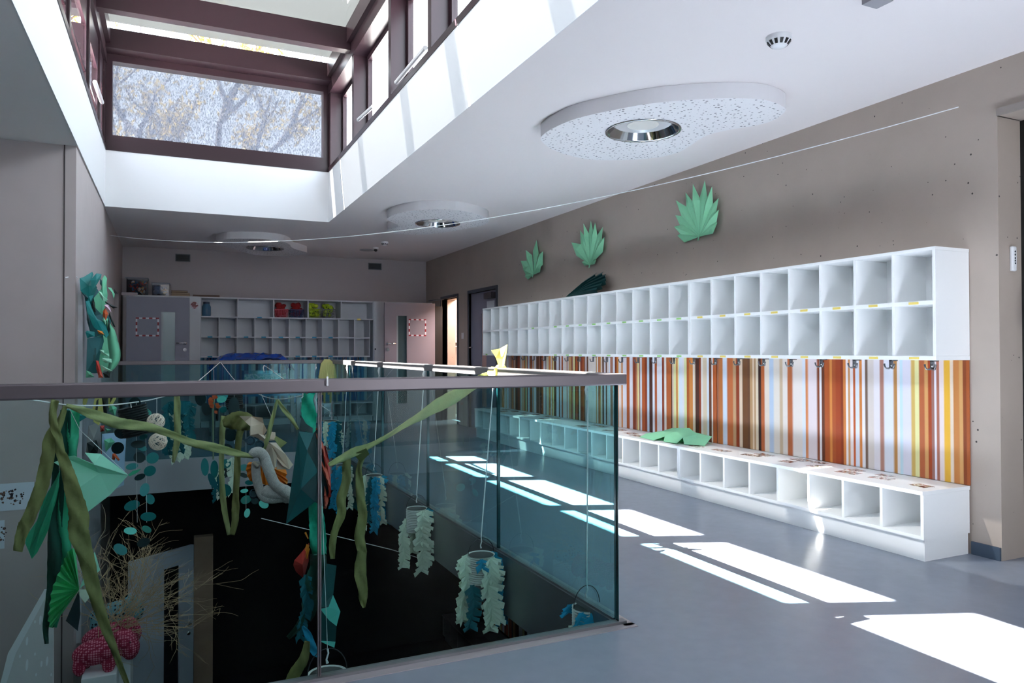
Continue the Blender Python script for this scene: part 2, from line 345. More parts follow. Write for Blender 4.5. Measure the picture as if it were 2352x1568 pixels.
# ------------------------------------------------------------------ striped prints
NEAR = [(0,180,110,80),(30,235,150,60),(55,150,80,40),(80,190,140,90),(100,230,220,215),(165,200,120,60),(190,215,225,240),(220,200,110,60),(265,200,160,120),(285,150,60,25),(310,228,205,180),(330,120,75,40),(370,110,70,45),(385,190,150,105),(405,228,205,180),(415,190,150,110),(428,228,210,185),(445,60,32,24),(465,190,100,50),(490,235,220,205),(525,190,205,225),(555,232,222,212),(600,205,180,150),(620,232,222,215),(655,190,105,60),(690,236,226,220),(765,225,230,240),(785,220,140,90),(800,232,218,222),(870,140,70,40),(885,232,228,230),(900,105,52,30),(920,175,85,35),(960,215,140,70),(975,175,85,40),(1000,165,68,28),(1040,140,55,25),(1055,210,130,65),(1075,238,230,232),(1090,205,150,100),(1105,235,225,225),(1128,190,90,40),(1142,222,226,238),(1172,212,130,60),(1190,235,230,235),(1213,120,95,80),(1230,218,208,202),(1275,228,222,228),(1320,175,125,110),(1345,224,227,238),(1420,190,135,75),(1443,232,226,226),(1462,200,225,235),(1480,225,222,236),(1545,215,180,100),(1570,232,228,165),(1600,185,100,60),(1640,215,160,100),(1665,170,70,30),(1690,160,110,100),(1710,230,225,236),(1725,175,110,90),(1745,232,216,214),(1778,236,182,60),(1825,228,208,188),(1845,200,130,70),(1890,212,160,100),(1915,140,68,30),(1940,170,88,40),(1965,170,88,40)]
def stripe_panel(m, bands, y_of, x, z0, z1, along='y'):
    for i in range(len(bands) - 1):
        a, b = bands[i], bands[i + 1]
        t0, t1 = y_of(a[0]), y_of(b[0]); g = (t1 - t0) * 0.12; c = lin(a[1:])
        P = (lambda t, d, z: (x + d, t, z)) if along == 'y' else (lambda t, d, z: (t, x + d, z))
        k = len(m.v)
        m.v += [Vector(P(t, 0, z)) for t in (t0 + g, t1 - g) for z in (z0, z1)]; m.c += [c] * 4
        m.f.append((k, k + 1, k + 3, k + 2))
        if i: m.f.append((k - 2, k - 1, k + 1, k))
PAL = [(232,226,232),(226,230,240),(236,224,216),(205,160,110),(190,100,50),(150,62,28),(110,60,35),(220,140,70),(200,215,230),(175,125,105),(228,205,180),(232,228,170),(80,40,28),(186,92,42)]
PALB = [(40,110,170),(60,140,190),(110,170,200),(25,70,130),(150,190,205),(20,45,85),(75,120,150),(170,200,205),(35,90,150),(90,95,110)]
def bands(n, pal, rnd):
    o = []; t = 0.0
    for i in range(n):
        o.append((t, *rnd.choice(pal))); t += rnd.choice((0.4, 0.7, 1.0, 1.6))
    o.append((t, *o[-1][1:])); return [(a / t, *c) for a, *c in o]

# ------------------------------------------------------------------ cubbies, hooks and bench on the right wall
UNITS = [(2.79, 5.00, 8, 'nearest'), (5.00, 7.53, 9, 'middle'), (7.53, 9.55, 7, 'farthest')]
YTAG = mat('yellow_tag', (232, 208, 110), 0.6); GTAG = mat('green_tag', (150, 205, 120), 0.6)
HOOKM = mat('hook_metal', (118, 120, 126), 0.3, metal=0.9)
def coat_hook(parent, x, y, z, mtl=None, sgn=-1, axis='x'):
    m = MB(); P = (lambda d, w, h: (x + sgn * d, y + w, z + h)) if axis == 'x' else (lambda d, w, h: (x + w, y + sgn * d, z + h))
    def bx(d0, d1, w0, w1, h0, h1):
        p, q = P(d0, w0, h0), P(d1, w1, h1); m.box(min(p[0], q[0]), max(p[0], q[0]), min(p[1], q[1]), max(p[1], q[1]), h0 + z, h1 + z)
    bx(0, 0.05, -0.012, 0.012, -0.008, 0.0)
    bx(0.04, 0.05, -0.011, 0.011, -0.055, 0.0)
    for s2 in (-1, 1):
        m.tube([P(0.045, 0, -0.045), P(0.052, s2 * 0.012, -0.056), P(0.06, s2 * 0.027, -0.055), P(0.063, s2 * 0.034, -0.038), P(0.063, s2 * 0.036, -0.025)], [0.006, 0.006, 0.005, 0.005, 0.006], 6)
    return m.build('coat_hook', HOOKM, parent, smooth=True)
for (y0, y1, n, w) in UNITS:
    lab = {'nearest': 'white two-row cubby shelf on the taupe wall, unit nearest the dark door', 'middle': 'white two-row cubby shelf on the taupe wall, middle unit with the dark green fan above', 'farthest': 'white two-row cubby shelf on the taupe wall, far unit beside the grey door'}[w]
    t = thing('cubby_shelf', (XR, (y0 + y1) / 2, 1.14), lab, 'shelf', 'wall cubby shelves on the right')
    m = MB(); x0 = 3.985; th = 0.019; zb, zm, zt = 1.142, 1.478, 1.80; p = (y1 - y0) / n
    e = 0.001
    m.box(x0, XR - 0.002, y0 + e, y1 - e, zb, zb + th + 0.006); m.box(x0, XR - 0.002, y0 + e, y1 - e, zt - th, zt)
    m.box(x0, XR - 0.002, y0 + 0.015, y1 - 0.015, zm - 0.012, zm + 0.012)
    for k in range(n + 1):
        yy = y0 + k * p; h = 0.009
        a, b = (yy + e, yy + 0.02) if k == 0 else ((yy - 0.02, yy - e) if k == n else (yy - h, yy + h))
        m.box(x0 + (0.001 if k in (0, n) else 0.003), XR - 0.004, a, b, zb + th + 0.007, zt - th - 0.001)
    m.box(XR - 0.012, XR - 0.003, y0 + 0.01, y1 - 0.01, zb + 0.01, zt - 0.01)
    m.build('carcass', LAM, t)
    for k in range(n):
        yc = y0 + (k + 0.5) * p
        coat_hook(t, XR - 0.10, yc, zb - 0.001)
        for zz in (zm, zb + 0.012):
            if w == 'farthest' and R.random() < 0.6: continue
            MB().box(x0 - 0.002, x0 + 0.001, yc - 0.032, yc + 0.032, zz - 0.007, zz + 0.007).build('name_tag', YTAG if w == 'nearest' else GTAG, t)
    # striped panel under it
    mp = MB()
    if w == 'nearest':
        def yz(q):
            v = plane_x(1600 + q * 0.3197, 900, XR - 0.008).y; return min(max(v, y0), y1)
        bb = [(yz(b[0]), *b[1:]) for b in NEAR]; bb = [(y1, *NEAR[0][1:])] + [b for b in bb if b[0] < y1] ; bb[-1] = (y0, *bb[-1][1:])
        stripe_panel(mp, bb, lambda q: q, XR - 0.008, 0.402, zb - 0.002)
    else:
        rnd = random.Random(5 if w == 'middle' else 11); bb = bands(78 if w == 'middle' else 60, PAL, rnd)
        stripe_panel(mp, bb, lambda q: y1 - (y1 - y0) * q, XR - 0.008, 0.402, zb - 0.002)
    pl = mp.build('striped_panel', STRIPE, thick=0.006)
    tag(pl, {'nearest': 'panel of orange, white and brown vertical stripes nearest the dark door', 'middle': 'panel of thin orange and white vertical stripes, middle of the three', 'farthest': 'panel of brown and pale stripes farthest along, seen through the glass'}[w], 'wall panel', 'striped panels under the cubbies')
    # bench
    b = thing('cubby_bench', (4.07, (y0 + y1) / 2, 0), {'nearest': 'low white cubby bench on the floor, unit nearest the dark door', 'middle': 'low white cubby bench, middle unit with crumpled green paper on it', 'farthest': 'low white cubby bench, far unit behind the glass railing'}[w], 'bench', 'low cubby benches on the right')
    m = MB(); x0 = 3.865; z0, z1 = 0.125, 0.40
    m.box(x0 - 0.006, XR - 0.015, y0 + e, y1 - e, z1 - 0.022, z1); m.box(x0, XR - 0.016, y0 + 0.015, y1 - 0.015, z0, z0 + 0.02)
    for k in range(n + 1):
        yy = y0 + k * p
        a, c = (yy + e, yy + 0.02) if k == 0 else ((yy - 0.02, yy - e) if k == n else (yy - 0.009, yy + 0.009))
        m.box(x0 + (0.0005 if k in (0, n) else 0.002), XR - 0.02, a, c, z0 + (0.0 if k in (0, n) else 0.002), z1 - 0.0225)
    m.box(XR - 0.024, XR - 0.016, y0 + 0.01, y1 - 0.01, z0 + 0.01, z1 - 0.01)
    m.build('carcass', LAM, b)
    MB().box(x0 + 0.022, XR - 0.02, y0 + (0.012 if w == 'nearest' else 0.0005), y1 - 0.0005, 0, z0 - 0.0005).build('plinth', LAM, b)
    st = random.Random(31 + n)
    for k in range(n * 2):
        yc = y0 + (k // 2 + st.uniform(0.25, 0.8)) * p; xc = st.uniform(3.98, 4.06) if k % 2 else st.uniform(4.12, 4.2)
        if st.random() < 0.25: continue
        ww, hh = st.uniform(0.05, 0.085), st.uniform(0.035, 0.055); a = st.uniform(-0.25, 0.25)
        q = MB(); cr = [(xc + dx * math.cos(a) - dy * math.sin(a), min(max(yc + dx * math.sin(a) + dy * math.cos(a), y0 + 0.01), y1 - 0.01), z1) for dx, dy in ((-hh, -ww), (hh, -ww), (hh, ww), (-hh, ww))]
        q.prism(cr, (0, 0, 0.0012)); o = q.build('photo_sticker', STICKER, b)

# ------------------------------------------------------------------ ceiling islands with lamps
ISLM = mat('acoustic_board', (228, 227, 230), 0.85)
n_ = ISLM.node_tree
_t = n_.nodes.new('ShaderNodeTexCoord'); _v = n_.nodes.new('ShaderNodeTexVoronoi'); _v.inputs['Scale'].default_value = 26.0; _v.inputs['Randomness'].default_value = 0.8; _v.voronoi_dimensions = '2D'
_w = n_.nodes.new('ShaderNodeTexWhiteNoise'); _w.noise_dimensions = '3D'
_r = n_.nodes.new('ShaderNodeMapRange'); _r.inputs['To Min'].default_value = 0.006; _r.inputs['To Max'].default_value = 0.23
_l = n_.nodes.new('ShaderNodeMath'); _l.operation = 'LESS_THAN'
_m = n_.nodes.new('ShaderNodeMix'); _m.data_type = 'RGBA'; _m.inputs['A'].default_value = (*lin((228, 227, 230)), 1); _m.inputs['B'].default_value = (*lin((140, 140, 146)), 1)
_g = n_.nodes.new('ShaderNodeNewGeometry'); _sx = n_.nodes.new('ShaderNodeSeparateXYZ'); _lt = n_.nodes.new('ShaderNodeMath'); _lt.operation = 'LESS_THAN'; _lt.inputs[1].default_value = -0.9
_mm = n_.nodes.new('ShaderNodeMath'); _mm.operation = 'MULTIPLY'
n_.links.new(_t.outputs['Object'], _v.inputs['Vector']); n_.links.new(_v.outputs['Color'], _w.inputs['Vector']); n_.links.new(_w.outputs['Value'], _r.inputs['Value'])
n_.links.new(_v.outputs['Distance'], _l.inputs[0]); n_.links.new(_r.outputs[0], _l.inputs[1])
n_.links.new(_g.outputs['Normal'], _sx.inputs[0]); n_.links.new(_sx.outputs['Z'], _lt.inputs[0]); n_.links.new(_l.outputs[0], _mm.inputs[0]); n_.links.new(_lt.outputs[0], _mm.inputs[1])
n_.links.new(_mm.outputs[0], _m.inputs['Factor']); n_.links.new(_m.outputs['Result'], n_.nodes['Principled BSDF'].inputs['Base Color'])
def smooth_loop(pts, n=4):
    o = []; N = len(pts)
    for i in range(N):
        p0, p1, p2, p3 = [Vector(pts[(i + d) % N]) for d in (-1, 0, 1, 2)]
        for k in range(n):
            t = k / n; o.append(0.5 * ((2 * p1) + (p2 - p0) * t + (2 * p0 - 5 * p1 + 4 * p2 - p3) * t * t + (3 * p1 - p0 - 3 * p2 + p3) * t ** 3))
    return o
ISL = [([(2.41,4.68),(2.37,4.58),(2.36,4.39),(2.4,4.15),(2.52,3.92),(2.65,3.73),(2.8,3.59),(2.97,3.47),(3.09,3.41),(3.23,3.37),(3.36,3.38),(3.49,3.43),(3.55,3.5),(3.6,3.63),(3.59,3.74),(3.53,3.85),(3.45,3.99),(3.43,4.13),(3.48,4.33),(3.52,4.52),(3.49,4.68),(3.37,4.83),(3.22,4.93),(3.0,5.0),(2.8,4.96),(2.62,4.88),(2.5,4.78)], (2.95, 4.19), 0.255, 'largest white perforated ceiling panel, nearest, with a chrome-ringed lamp'),
 ([(2.24,8.2),(2.24,7.98),(2.3,7.74),(2.41,7.56),(2.6,7.43),(2.83,7.4),(3.04,7.5),(3.2,7.62),(3.32,7.77),(3.4,7.99),(3.41,8.21),(3.32,8.47),(3.2,8.79),(3.05,9.04),(2.89,9.18),(2.7,9.2),(2.56,9.13),(2.46,9.0),(2.46,8.85),(2.49,8.67),(2.47,8.57),(2.36,8.42),(2.28,8.3)], (2.87, 8.26), 0.265, 'white rounded ceiling panel behind the skylight corner, middle of the three'),
 ([(0.56,10.98),(0.64,10.64),(0.81,10.5),(1.05,10.4),(1.24,10.41),(1.41,10.53),(1.53,10.78),(1.56,10.92),(1.64,11.16),(1.76,11.33),(1.89,11.54),(1.86,11.77),(1.75,12.01),(1.52,12.16),(1.22,12.15),(1.03,11.93),(0.82,11.52),(0.64,11.28)], (1.25, 11.29), 0.26, 'dim ceiling panel with a ring lamp near the back wall')]
LENS = mat('lamp_diffuser', (228, 226, 220), 0.35); LENS2 = mat('lamp_outer_glass', (205, 205, 208), 0.25)
for k, (pts, lc, lr, lab) in enumerate(ISL):
    f = 1.026; zb = 2.76; pts = [(x * f, y * f) for x, y in pts]; lx, ly = lc[0] * f, lc[1] * f
    t = thing('ceiling_panel', (lx, ly, ZC), lab, 'ceiling panel', 'rounded ceiling panels')
    # board with a round hole for the lamp
    m = MB(); loop = smooth_loop(pts); N = len(loop); hole = []
    for p in loop:
        a = math.atan2(p.y - ly, p.x - lx); hole.append((lx + lr * math.cos(a), ly + lr * math.sin(a)))
    vs = [(p.x, p.y, ZC - 0.001) for p in loop] + [(p.x, p.y, zb) for p in loop] + [(x, y, zb) for x, y in hole] + [(x, y, zb + 0.09) for x, y in hole]
    fs = []
    for i in range(N):
        j = (i + 1) % N; fs += [(i, j, N + j, N + i), (N + i, N + j, 2 * N + j, 2 * N + i), (2 * N + i, 2 * N + j, 3 * N + j, 3 * N + i)]
    m.add(vs, fs); m.build('board', ISLM, t)
    MB().lathe([(lr + 0.012, -0.001), (lr + 0.010, -0.008), (lr - 0.004, -0.008), (lr - 0.010, 0.0), (lr - 0.035, 0.05), (lr - 0.05, 0.07)], (lx, ly, zb), 48).build('lamp_ring', CHROME, t, smooth=True)
    MB().lathe([(lr - 0.045, 0.068), (lr - 0.045, 0.05), (lr - 0.06, 0.042), (0.0, 0.042)], (lx, ly, zb), 48).build('lamp_glass', LENS2, t)
    MB().lathe([(lr * 0.44, 0.044), (lr * 0.43, 0.036), (0, 0.036)], (lx, ly, zb), 40).build('lamp_disc', LENS, t)
# smoke detectors
def detector(x, y, label, r=0.055):
    t = thing('smoke_detector', (x, y, ZC), label, 'smoke detector', 'ceiling detectors')
    MB().lathe([(r, 0), (r, -0.018), (r * 0.94, -0.024), (r * 0.62, -0.05), (r * 0.45, -0.058), (0, -0.06)], (x, y, ZC), 28).build('housing', WHITEP, t, smooth=True)
    m = MB()
    for k in range(12):
        a = 2 * math.pi * k / 12; c, s = math.cos(a), math.sin(a); w = r * 0.13
        q = [(x + c * d - s * e_, y + s * d + c * e_, ZC - h) for d, e_, h in ((r * 0.92, -w, 0.0275), (r * 0.92, w, 0.0275), (r * 0.66, w * 0.75, 0.0485), (r * 0.66, -w * 0.75, 0.0485))]
        m.add(q, [(0, 1, 2, 3)])
    m.build('slots', BLACK, t, thick=0.002)
detector(2.91, 2.90, 'white smoke detector with dark slots on the ceiling, nearest', 0.066)
detector(2.93, 10.87, 'small round detector on the ceiling, beyond the middle ceiling panel')
t = thing('motion_sensor', (2.96, 11.52, ZC), 'tiny white sensor with a dark eye near the ceiling back', 'sensor')
MB().lathe([(0.045, 0), (0.045, -0.02), (0.03, -0.03)], (2.96, 11.52, ZC), 20).build('base', WHITEP, t); MB().ball((2.96, 11.52, ZC - 0.04), 0.028, 0.028, 0.028).build('eye', BLACK, t, smooth=True)
tag(MB().lathe([(0.12, 0), (0.12, -0.008), (0, -0.008)], (2.90, 11.85, ZC), 28).build('ceiling_cover', mat('cover_grey', (150, 152, 158), 0.6)), 'flat round cover plate on the ceiling near the back wall', 'cover plate')
tag(MB().box(2.95, 3.05, 2.33, 2.42, ZC - 0.03, ZC).build('ceiling_box', mat('box_grey', (150, 150, 155), 0.5)), 'small grey box on the ceiling at the top edge of the picture', 'box')
# nylon lines under the ceiling
LINE = mat('nylon_line', (225, 228, 232), 0.25, spec=0.8)
def sag(a, b, d, n=24):
    a, b = Vector(a), Vector(b); return [a.lerp(b, i / n) - Vector((0, 0, d * 4 * (i / n) * (1 - i / n))) for i in range(n + 1)]
tag(MB().tube(sag((XL, 10.26, 2.636), (XR - 0.01, 2.84, 2.66), 0.36, 48), 0.0032, 6).build('hanging_line', LINE), 'thin white line sagging from wall to wall under the ceiling panels', 'line')

# ------------------------------------------------------------------ folded paper leaves on the right wall
GRN = mat('green_paper', (150, 224, 180), 0.7, translucent=0.15, bump=0.05, bscale=120)
GRN2 = mat('green_paper_shade', (96, 176, 130), 0.7, translucent=0.15)
DTEAL = mat('dark_teal_paper', (12, 72, 74), 0.55)
def fan_leaf(name, label, base, tips, m1, depth=0.035, hide=None):
    """pleated leaf on the right wall: base point, list of petal tips (y, z), each petal folded along its spine"""
    t = thing(name, (XR - 0.02, base[0], base[1]), label, 'paper leaf', 'folded paper leaves on the wall')
    B = Vector((XR - 0.03, base[0], base[1]))
    N = len(tips)
    for i, (dy, dz, w) in enumerate(tips):
        d = Vector((0, dy, dz)); L_ = d.length; u = d.normalized(); side = Vector((1, 0, 0)).cross(u)
        o = Vector((-0.004 - depth * (0.6 if i % 2 else 0.25), 0, 0))
        sp = [B, B + d * 0.42 + o * 0.8, B + d * 0.68 + o * 1.2, B + d + o]
        l = [B, B + d * 0.42 + side * w * 0.62, B + d * 0.66 + side * w + Vector((-0.006, 0, 0)), B + d + o]
        r = [B, B + d * 0.42 - side * w * 0.62, B + d * 0.66 - side * w + Vector((-0.006, 0, 0)), B + d + o]
        m = MB(); m.grid([[a, b, c] for a, b, c in zip(l, sp, r)])
        m.build('petal', m1, t, thick=0.0012)
    MB().tube([B + Vector((0, -0.012 * (tips[0][0] > 0), 0.02)), B + Vector((-0.012, 0.004, -0.035))], [0.008, 0.004], 8).build('stem', m1, t)
    return t
def petals(L0, spread, n, rnd, lean=0.0, w=0.035, taper=0.35):
    o = []
    for i in range(n):
        f = (i / (n - 1)) * 2 - 1; a = lean + f * spread
        L_ = L0 * (1 - taper * abs(f) ** 1.5) * rnd.uniform(0.93, 1.04)
        o.append((math.sin(a) * L_, math.cos(a) * L_, w))
    return o
rr = random.Random(3)
fan_leaf('paper_leaf', 'largest green folded paper leaf, high on the taupe wall above the cubbies', (5.20, 2.215), [(a * 1.12, b, w) for a, b, w in petals(0.51, 1.30, 11, rr, 0.08, 0.058, 0.5)], GRN, 0.05)
fan_leaf('paper_leaf', 'green folded paper leaf on the wall directly above the dark green fan', (7.08, 2.165), [(-0.16, 0.04, 0.03), (-0.36, 0.26, 0.075), (-0.30, 0.38, 0.07), (-0.17, 0.45, 0.07), (-0.05, 0.485, 0.065), (0.08, 0.475, 0.065), (0.19, 0.42, 0.07), (0.36, 0.30, 0.08), (0.15, 0.05, 0.03)], GRN, 0.05)
fan_leaf('paper_leaf', 'smaller green folded paper leaf on the wall nearest the grey door', (8.50, 2.19), [(-0.26, 0.12, 0.07), (-0.34, 0.26, 0.09), (-0.13, 0.43, 0.085), (0.15, 0.34, 0.085), (0.34, 0.22, 0.07), (0.24, 0.10, 0.07), (0.22, 0.0, 0.05)], GRN, 0.05)
# dark fan lying on the cubby
t = thing('paper_fan', (4.1, 6.9, 1.80), 'dark green folded paper fan lying on the cubby shelf', 'paper fan')
base = Vector((4.06, 7.28, 1.815))
for i in range(6):
    a = 0.06 + i * 0.135; L_ = (0.60, 0.66, 0.70, 0.68, 0.62, 0.5)[i]
    d = Vector((0.12 + 0.03 * i, -math.cos(a), math.sin(a) * 0.5)).normalized() * L_
    o = Vector((-0.035, 0, 0.02))
    MB().grid([[base, base, base], [base + d * 0.6 + o * 0.2 + Vector((0.02, 0, 0.05)), base + d * 0.6 + o, base + d * 0.6 + Vector((0.02, 0, -0.02))], [base + d * 0.93 + Vector((0.02, 0, 0.06)), base + d + o, base + d * 0.93 + Vector((0.02, 0, -0.015))]]).build('petal', DTEAL, t, thick=0.0015)
# crumpled paper on the bench
t = thing('crumpled_paper', (4.05, 5.33, 0.401), 'crumpled mint green paper lying on the low bench', 'paper')
for pts in ([(3.93,5.66,0.404),(3.90,5.40,0.404),(3.97,5.33,0.44),(4.06,5.45,0.47),(4.02,5.68,0.43)], [(3.97,5.33,0.44),(3.92,5.28,0.405),(3.91,5.08,0.412),(3.99,5.10,0.455),(4.02,5.30,0.475)], [(4.06,5.45,0.47),(3.97,5.33,0.44),(4.02,5.30,0.475),(3.99,5.10,0.455),(4.08,5.02,0.485),(4.14,5.20,0.52),(4.12,5.42,0.50)], [(4.02,5.68,0.43),(4.06,5.45,0.47),(4.12,5.42,0.50),(4.22,5.50,0.45),(4.18,5.70,0.41)], [(4.12,5.42,0.50),(4.14,5.20,0.52),(4.08,5.02,0.485),(4.18,4.95,0.47),(4.25,5.18,0.44),(4.22,5.50,0.45)], [(3.99,5.10,0.455),(3.94,5.02,0.41),(4.06,4.90,0.404),(4.18,4.95,0.47),(4.08,5.02,0.485)], [(3.96,5.52,0.404),(3.98,5.20,0.404),(4.22,5.0,0.404),(4.24,5.6,0.404)]):
    c = sum((Vector(p) for p in pts), Vector()) / len(pts); m = MB(); m.v = [c + Vector((0, 0, 0.012))] + [Vector(p) for p in pts]; m.f = [(0, i + 1, (i + 1) % len(pts) + 1) for i in range(len(pts))]
    m.build('fold', GRN, t, thick=0.0015)

# ------------------------------------------------------------------ right end: holder and dispenser in the recess
t = thing('remote_control', (4.40, YE, 1.72), 'small white remote control in a holder on the dark reveal', 'remote control')
MB().box(4.385, 4.425, YE - 0.022, YE, 1.655, 1.80).build('casing', WHITEP, t, bevel=0.008)
q = MB()
for zz in (1.70, 1.715, 1.73, 1.75, 1.768): q.lathe([(0.0, 0), (0.005, 0), (0.005, 0.002)], (4.405, YE - 0.022, zz), 10, Matrix.Rotation(math.radians(90), 3, 'X'))
q.build('buttons', DFRAME, t)
t = thing('dispenser', (4.46, 2.25, 1.33), 'white dispenser with a blue window on the black door edge', 'dispenser')
MB().box(4.40, 4.50, 2.20, 2.36, 1.34, 1.49).build('body', WHITEP, t, bevel=0.02); MB().box(4.42, 4.48, 2.24, 2.33, 1.47, 1.545).build('neck', WHITEP, t, bevel=0.012)
MB().box(4.396, 4.402, 2.22, 2.32, 1.385, 1.44).build('window', mat('blue_liquid', (30, 60, 150), 0.3), t)

# ------------------------------------------------------------------ glass railings
HT = 1.10
def rail_glass(name, label, panes, axis, c, run, y_or_x):
    pass
t = thing('glass_railing', (0.4, 2.75, 0), 'near glass railing running across the front of the stair void', 'railing')
MB().box(-3.2, 1.822, 2.715, 2.775, HT - 0.05, HT).build('handrail', STEEL, t, bevel=0.006)
MB().box(-3.2, 1.822, 2.725, 2.765, 0.0, 0.014).build('base_channel', DSTEEL, t)
for (x0, x1) in ((-3.2, -1.06), (-1.05, 0.492), (0.500, 1.786)):
    p_ = MB().box(x0, x1, 2.737, 2.753, 0.01, HT - 0.045).build('glass_pane', NEARG, t)
    for xe in (x0, x1): MB().box(xe - 0.002, xe + 0.002, 2.736, 2.754, 0.01, HT - 0.045).build('pane_edge', GEDGE if xe > 1 else STEEL, p_)
t = thing('glass_railing', (1.80, 5.9, 0), 'right glass railing running along the floor with sunlit patches', 'railing')
MB().box(1.772, 1.822, 2.78, 9.08, HT - 0.05, HT).build('handrail', SATIN, t, bevel=0.006)
MB().box(1.785, 1.81, 2.78, 9.03, 0.004, 0.014).build('base_channel', DSTEEL, t)
JY = [2.765, 4.06, 5.40, 6.74, 8.10, 9.04]
for a, b in zip(JY, JY[1:]):
    p_ = MB().box(1.789, 1.805, a + 0.005, b - 0.005, 0.01, HT - 0.045).build('glass_pane', RAILG, t)
    for ye in (a + 0.005, b - 0.005): MB().box(1.788, 1.806, ye - 0.002, ye + 0.002, 0.01, HT - 0.045).build('pane_edge', GEDGE if ye > 3 else GEDGE, p_)
t = thing('glass_railing', (0.5, 9.05, 0), 'back glass railing at the far side of the stair void', 'railing')
MB().box(XL + 0.002, 1.772, 9.035, 9.08, HT - 0.045, HT).build('handrail', STEEL, t, bevel=0.005)
for a, b in ((XL + 0.01, 0.53), (0.54, 1.77)):
    MB().box(a, b, 9.045, 9.06, 0.0, HT - 0.04).build('glass_pane', RAILG, t)

# ================================================================== BACK WALL FURNITURE
YF = 12.55
CUPB = mat('cupboard_white', (206, 208, 214), 0.5)
BTAG = mat('blue_tag', (40, 140, 180), 0.6)
t = thing('cupboard', (-0.1, 12.75, 0), 'white cupboard behind the open grey door at the left, boxes on top', 'cupboard')
MB().box(-0.66, 0.262, YF, YB - 0.01, 0, 2.07).build('carcass', CUPB, t); MB().box(-0.66, 0.258, YF - 0.02, YF - 0.001, 0.06, 2.05).build('door', CUPB, t); MB().box(0.264, 0.42, YF, YB - 0.01, 0, 2.07).build('side_panel', CUPB, t)
t = thing('cupboard', (3.7, 12.75, 0), 'white cupboard behind the open pinkish door at the right', 'cupboard')
MB().box(3.185, XR - 0.03, YF, YB - 0.01, 0, 2.07).build('carcass', CUPB, t); MB().box(3.20, 3.42, YF - 0.02, YF - 0.001, 0.06, 2.05).build('door', CUPB, t)
MB().ball((3.21, YF - 0.035, 1.24), 0.014, 0.014, 0.014).build('knob', DFRAME, t, smooth=True)
tag(MB().lathe([(0, 0), (0.055, 0), (0.055, 0.004), (0, 0.004)], (0.33, YF - 0.004, 1.93), 24, Matrix.Rotation(math.radians(90), 3, 'X')).build('round_sticker', blotch('sticker_stripes', [(0, (200, 170, 185)), (0.45, (120, 20, 40)), (0.55, (225, 215, 225))], 9, 0.4)), 'round red and white sticker on the white cupboard panel', 'sticker')
# back cubby
bx0, bx1 = 0.424, 3.18
t = thing('cubby_shelf', (1.8, 12.75, 1.1), 'white back-wall cubby shelf holding baskets, with three rows', 'shelf')
m = MB(); m.box(bx0, bx1, YF, YB - 0.01, 2.05, 2.07); m.box(bx0, bx1, YF, YB - 0.01, 1.745, 1.765); m.box(bx0, bx1 - 0.05, YF + 0.02, YB - 0.01, 1.425, 1.443); m.box(bx0, bx1 - 0.05, YF + 0.02, YB - 0.01, 1.105, 1.125)
for k in range(6):
    x = bx0 + (bx1 - bx0) * k / 5; m.box(max(bx0, x - 0.009), min(bx1, x + 0.009), YF + 0.001, YB - 0.012, 1.766, 2.049)
xr_ = bx1 - 0.05
for k in range(11):
    x = bx0 + (xr_ - bx0) * k / 10; m.box(max(bx0, x - 0.008), min(xr_, x + 0.008), YF + 0.021, YB - 0.012, 1.126, 1.744)
m.box(bx0 + 0.01, bx1 - 0.01, YB - 0.03, YB - 0.015, 1.11, 2.06)
m.build('carcass', CUPB, t)
for k in range(10):
    xc = bx0 + (xr_ - bx0) * (k + 0.5) / 10
    coat_hook(t, xc, YB - 0.10, 1.104, axis='y')
    if k < 8:
        for z in (1.434, 1.118): MB().box(xc - 0.035, xc + 0.035, YF + 0.014, YF + 0.019, z - 0.010, z + 0.012).build('name_tag', BTAG, t)
MB().box(1.27, 1.34, YF - 0.005, YF - 0.001, 1.745, 1.765).build('name_tag', BTAG, t); MB().box(2.90, 2.96, YF - 0.005, YF - 0.001, 1.735, 1.765).build('name_tag', YTAG, t)
mp = MB(); stripe_panel(mp, bands(110, PALB, random.Random(21)), lambda q: bx0 + (bx1 - bx0) * q, YB - 0.012, 0.33, 1.10, 'x')
tag(mp.build('striped_panel', STRIPE, thick=0.006), 'panel of blue vertical stripes on the back wall', 'wall panel')
t = thing('cubby_bench', (1.8, 12.75, 0), 'white cubby bench along the back wall under the blue stripes', 'bench')
m = MB(); m.box(bx0, bx1, YF, YB - 0.02, 0.31, 0.33); m.box(bx0, bx1, YF + 0.002, YB - 0.02, 0.08, 0.1)
for k in range(11):
    x = bx0 + (bx1 - bx0) * k / 10; m.box(max(bx0, x - 0.009), min(bx1, x + 0.009), YF + 0.003, YB - 0.022, 0.1, 0.31)
m.box(bx0 + 0.01, bx1 - 0.01, YB - 0.03, YB - 0.02, 0.1, 0.31); m.build('carcass', CUPB, t)
MB().box(bx0 + 0.01, bx1 - 0.01, YF + 0.02, YB - 0.02, 0, 0.08).build('plinth', CUPB, t)
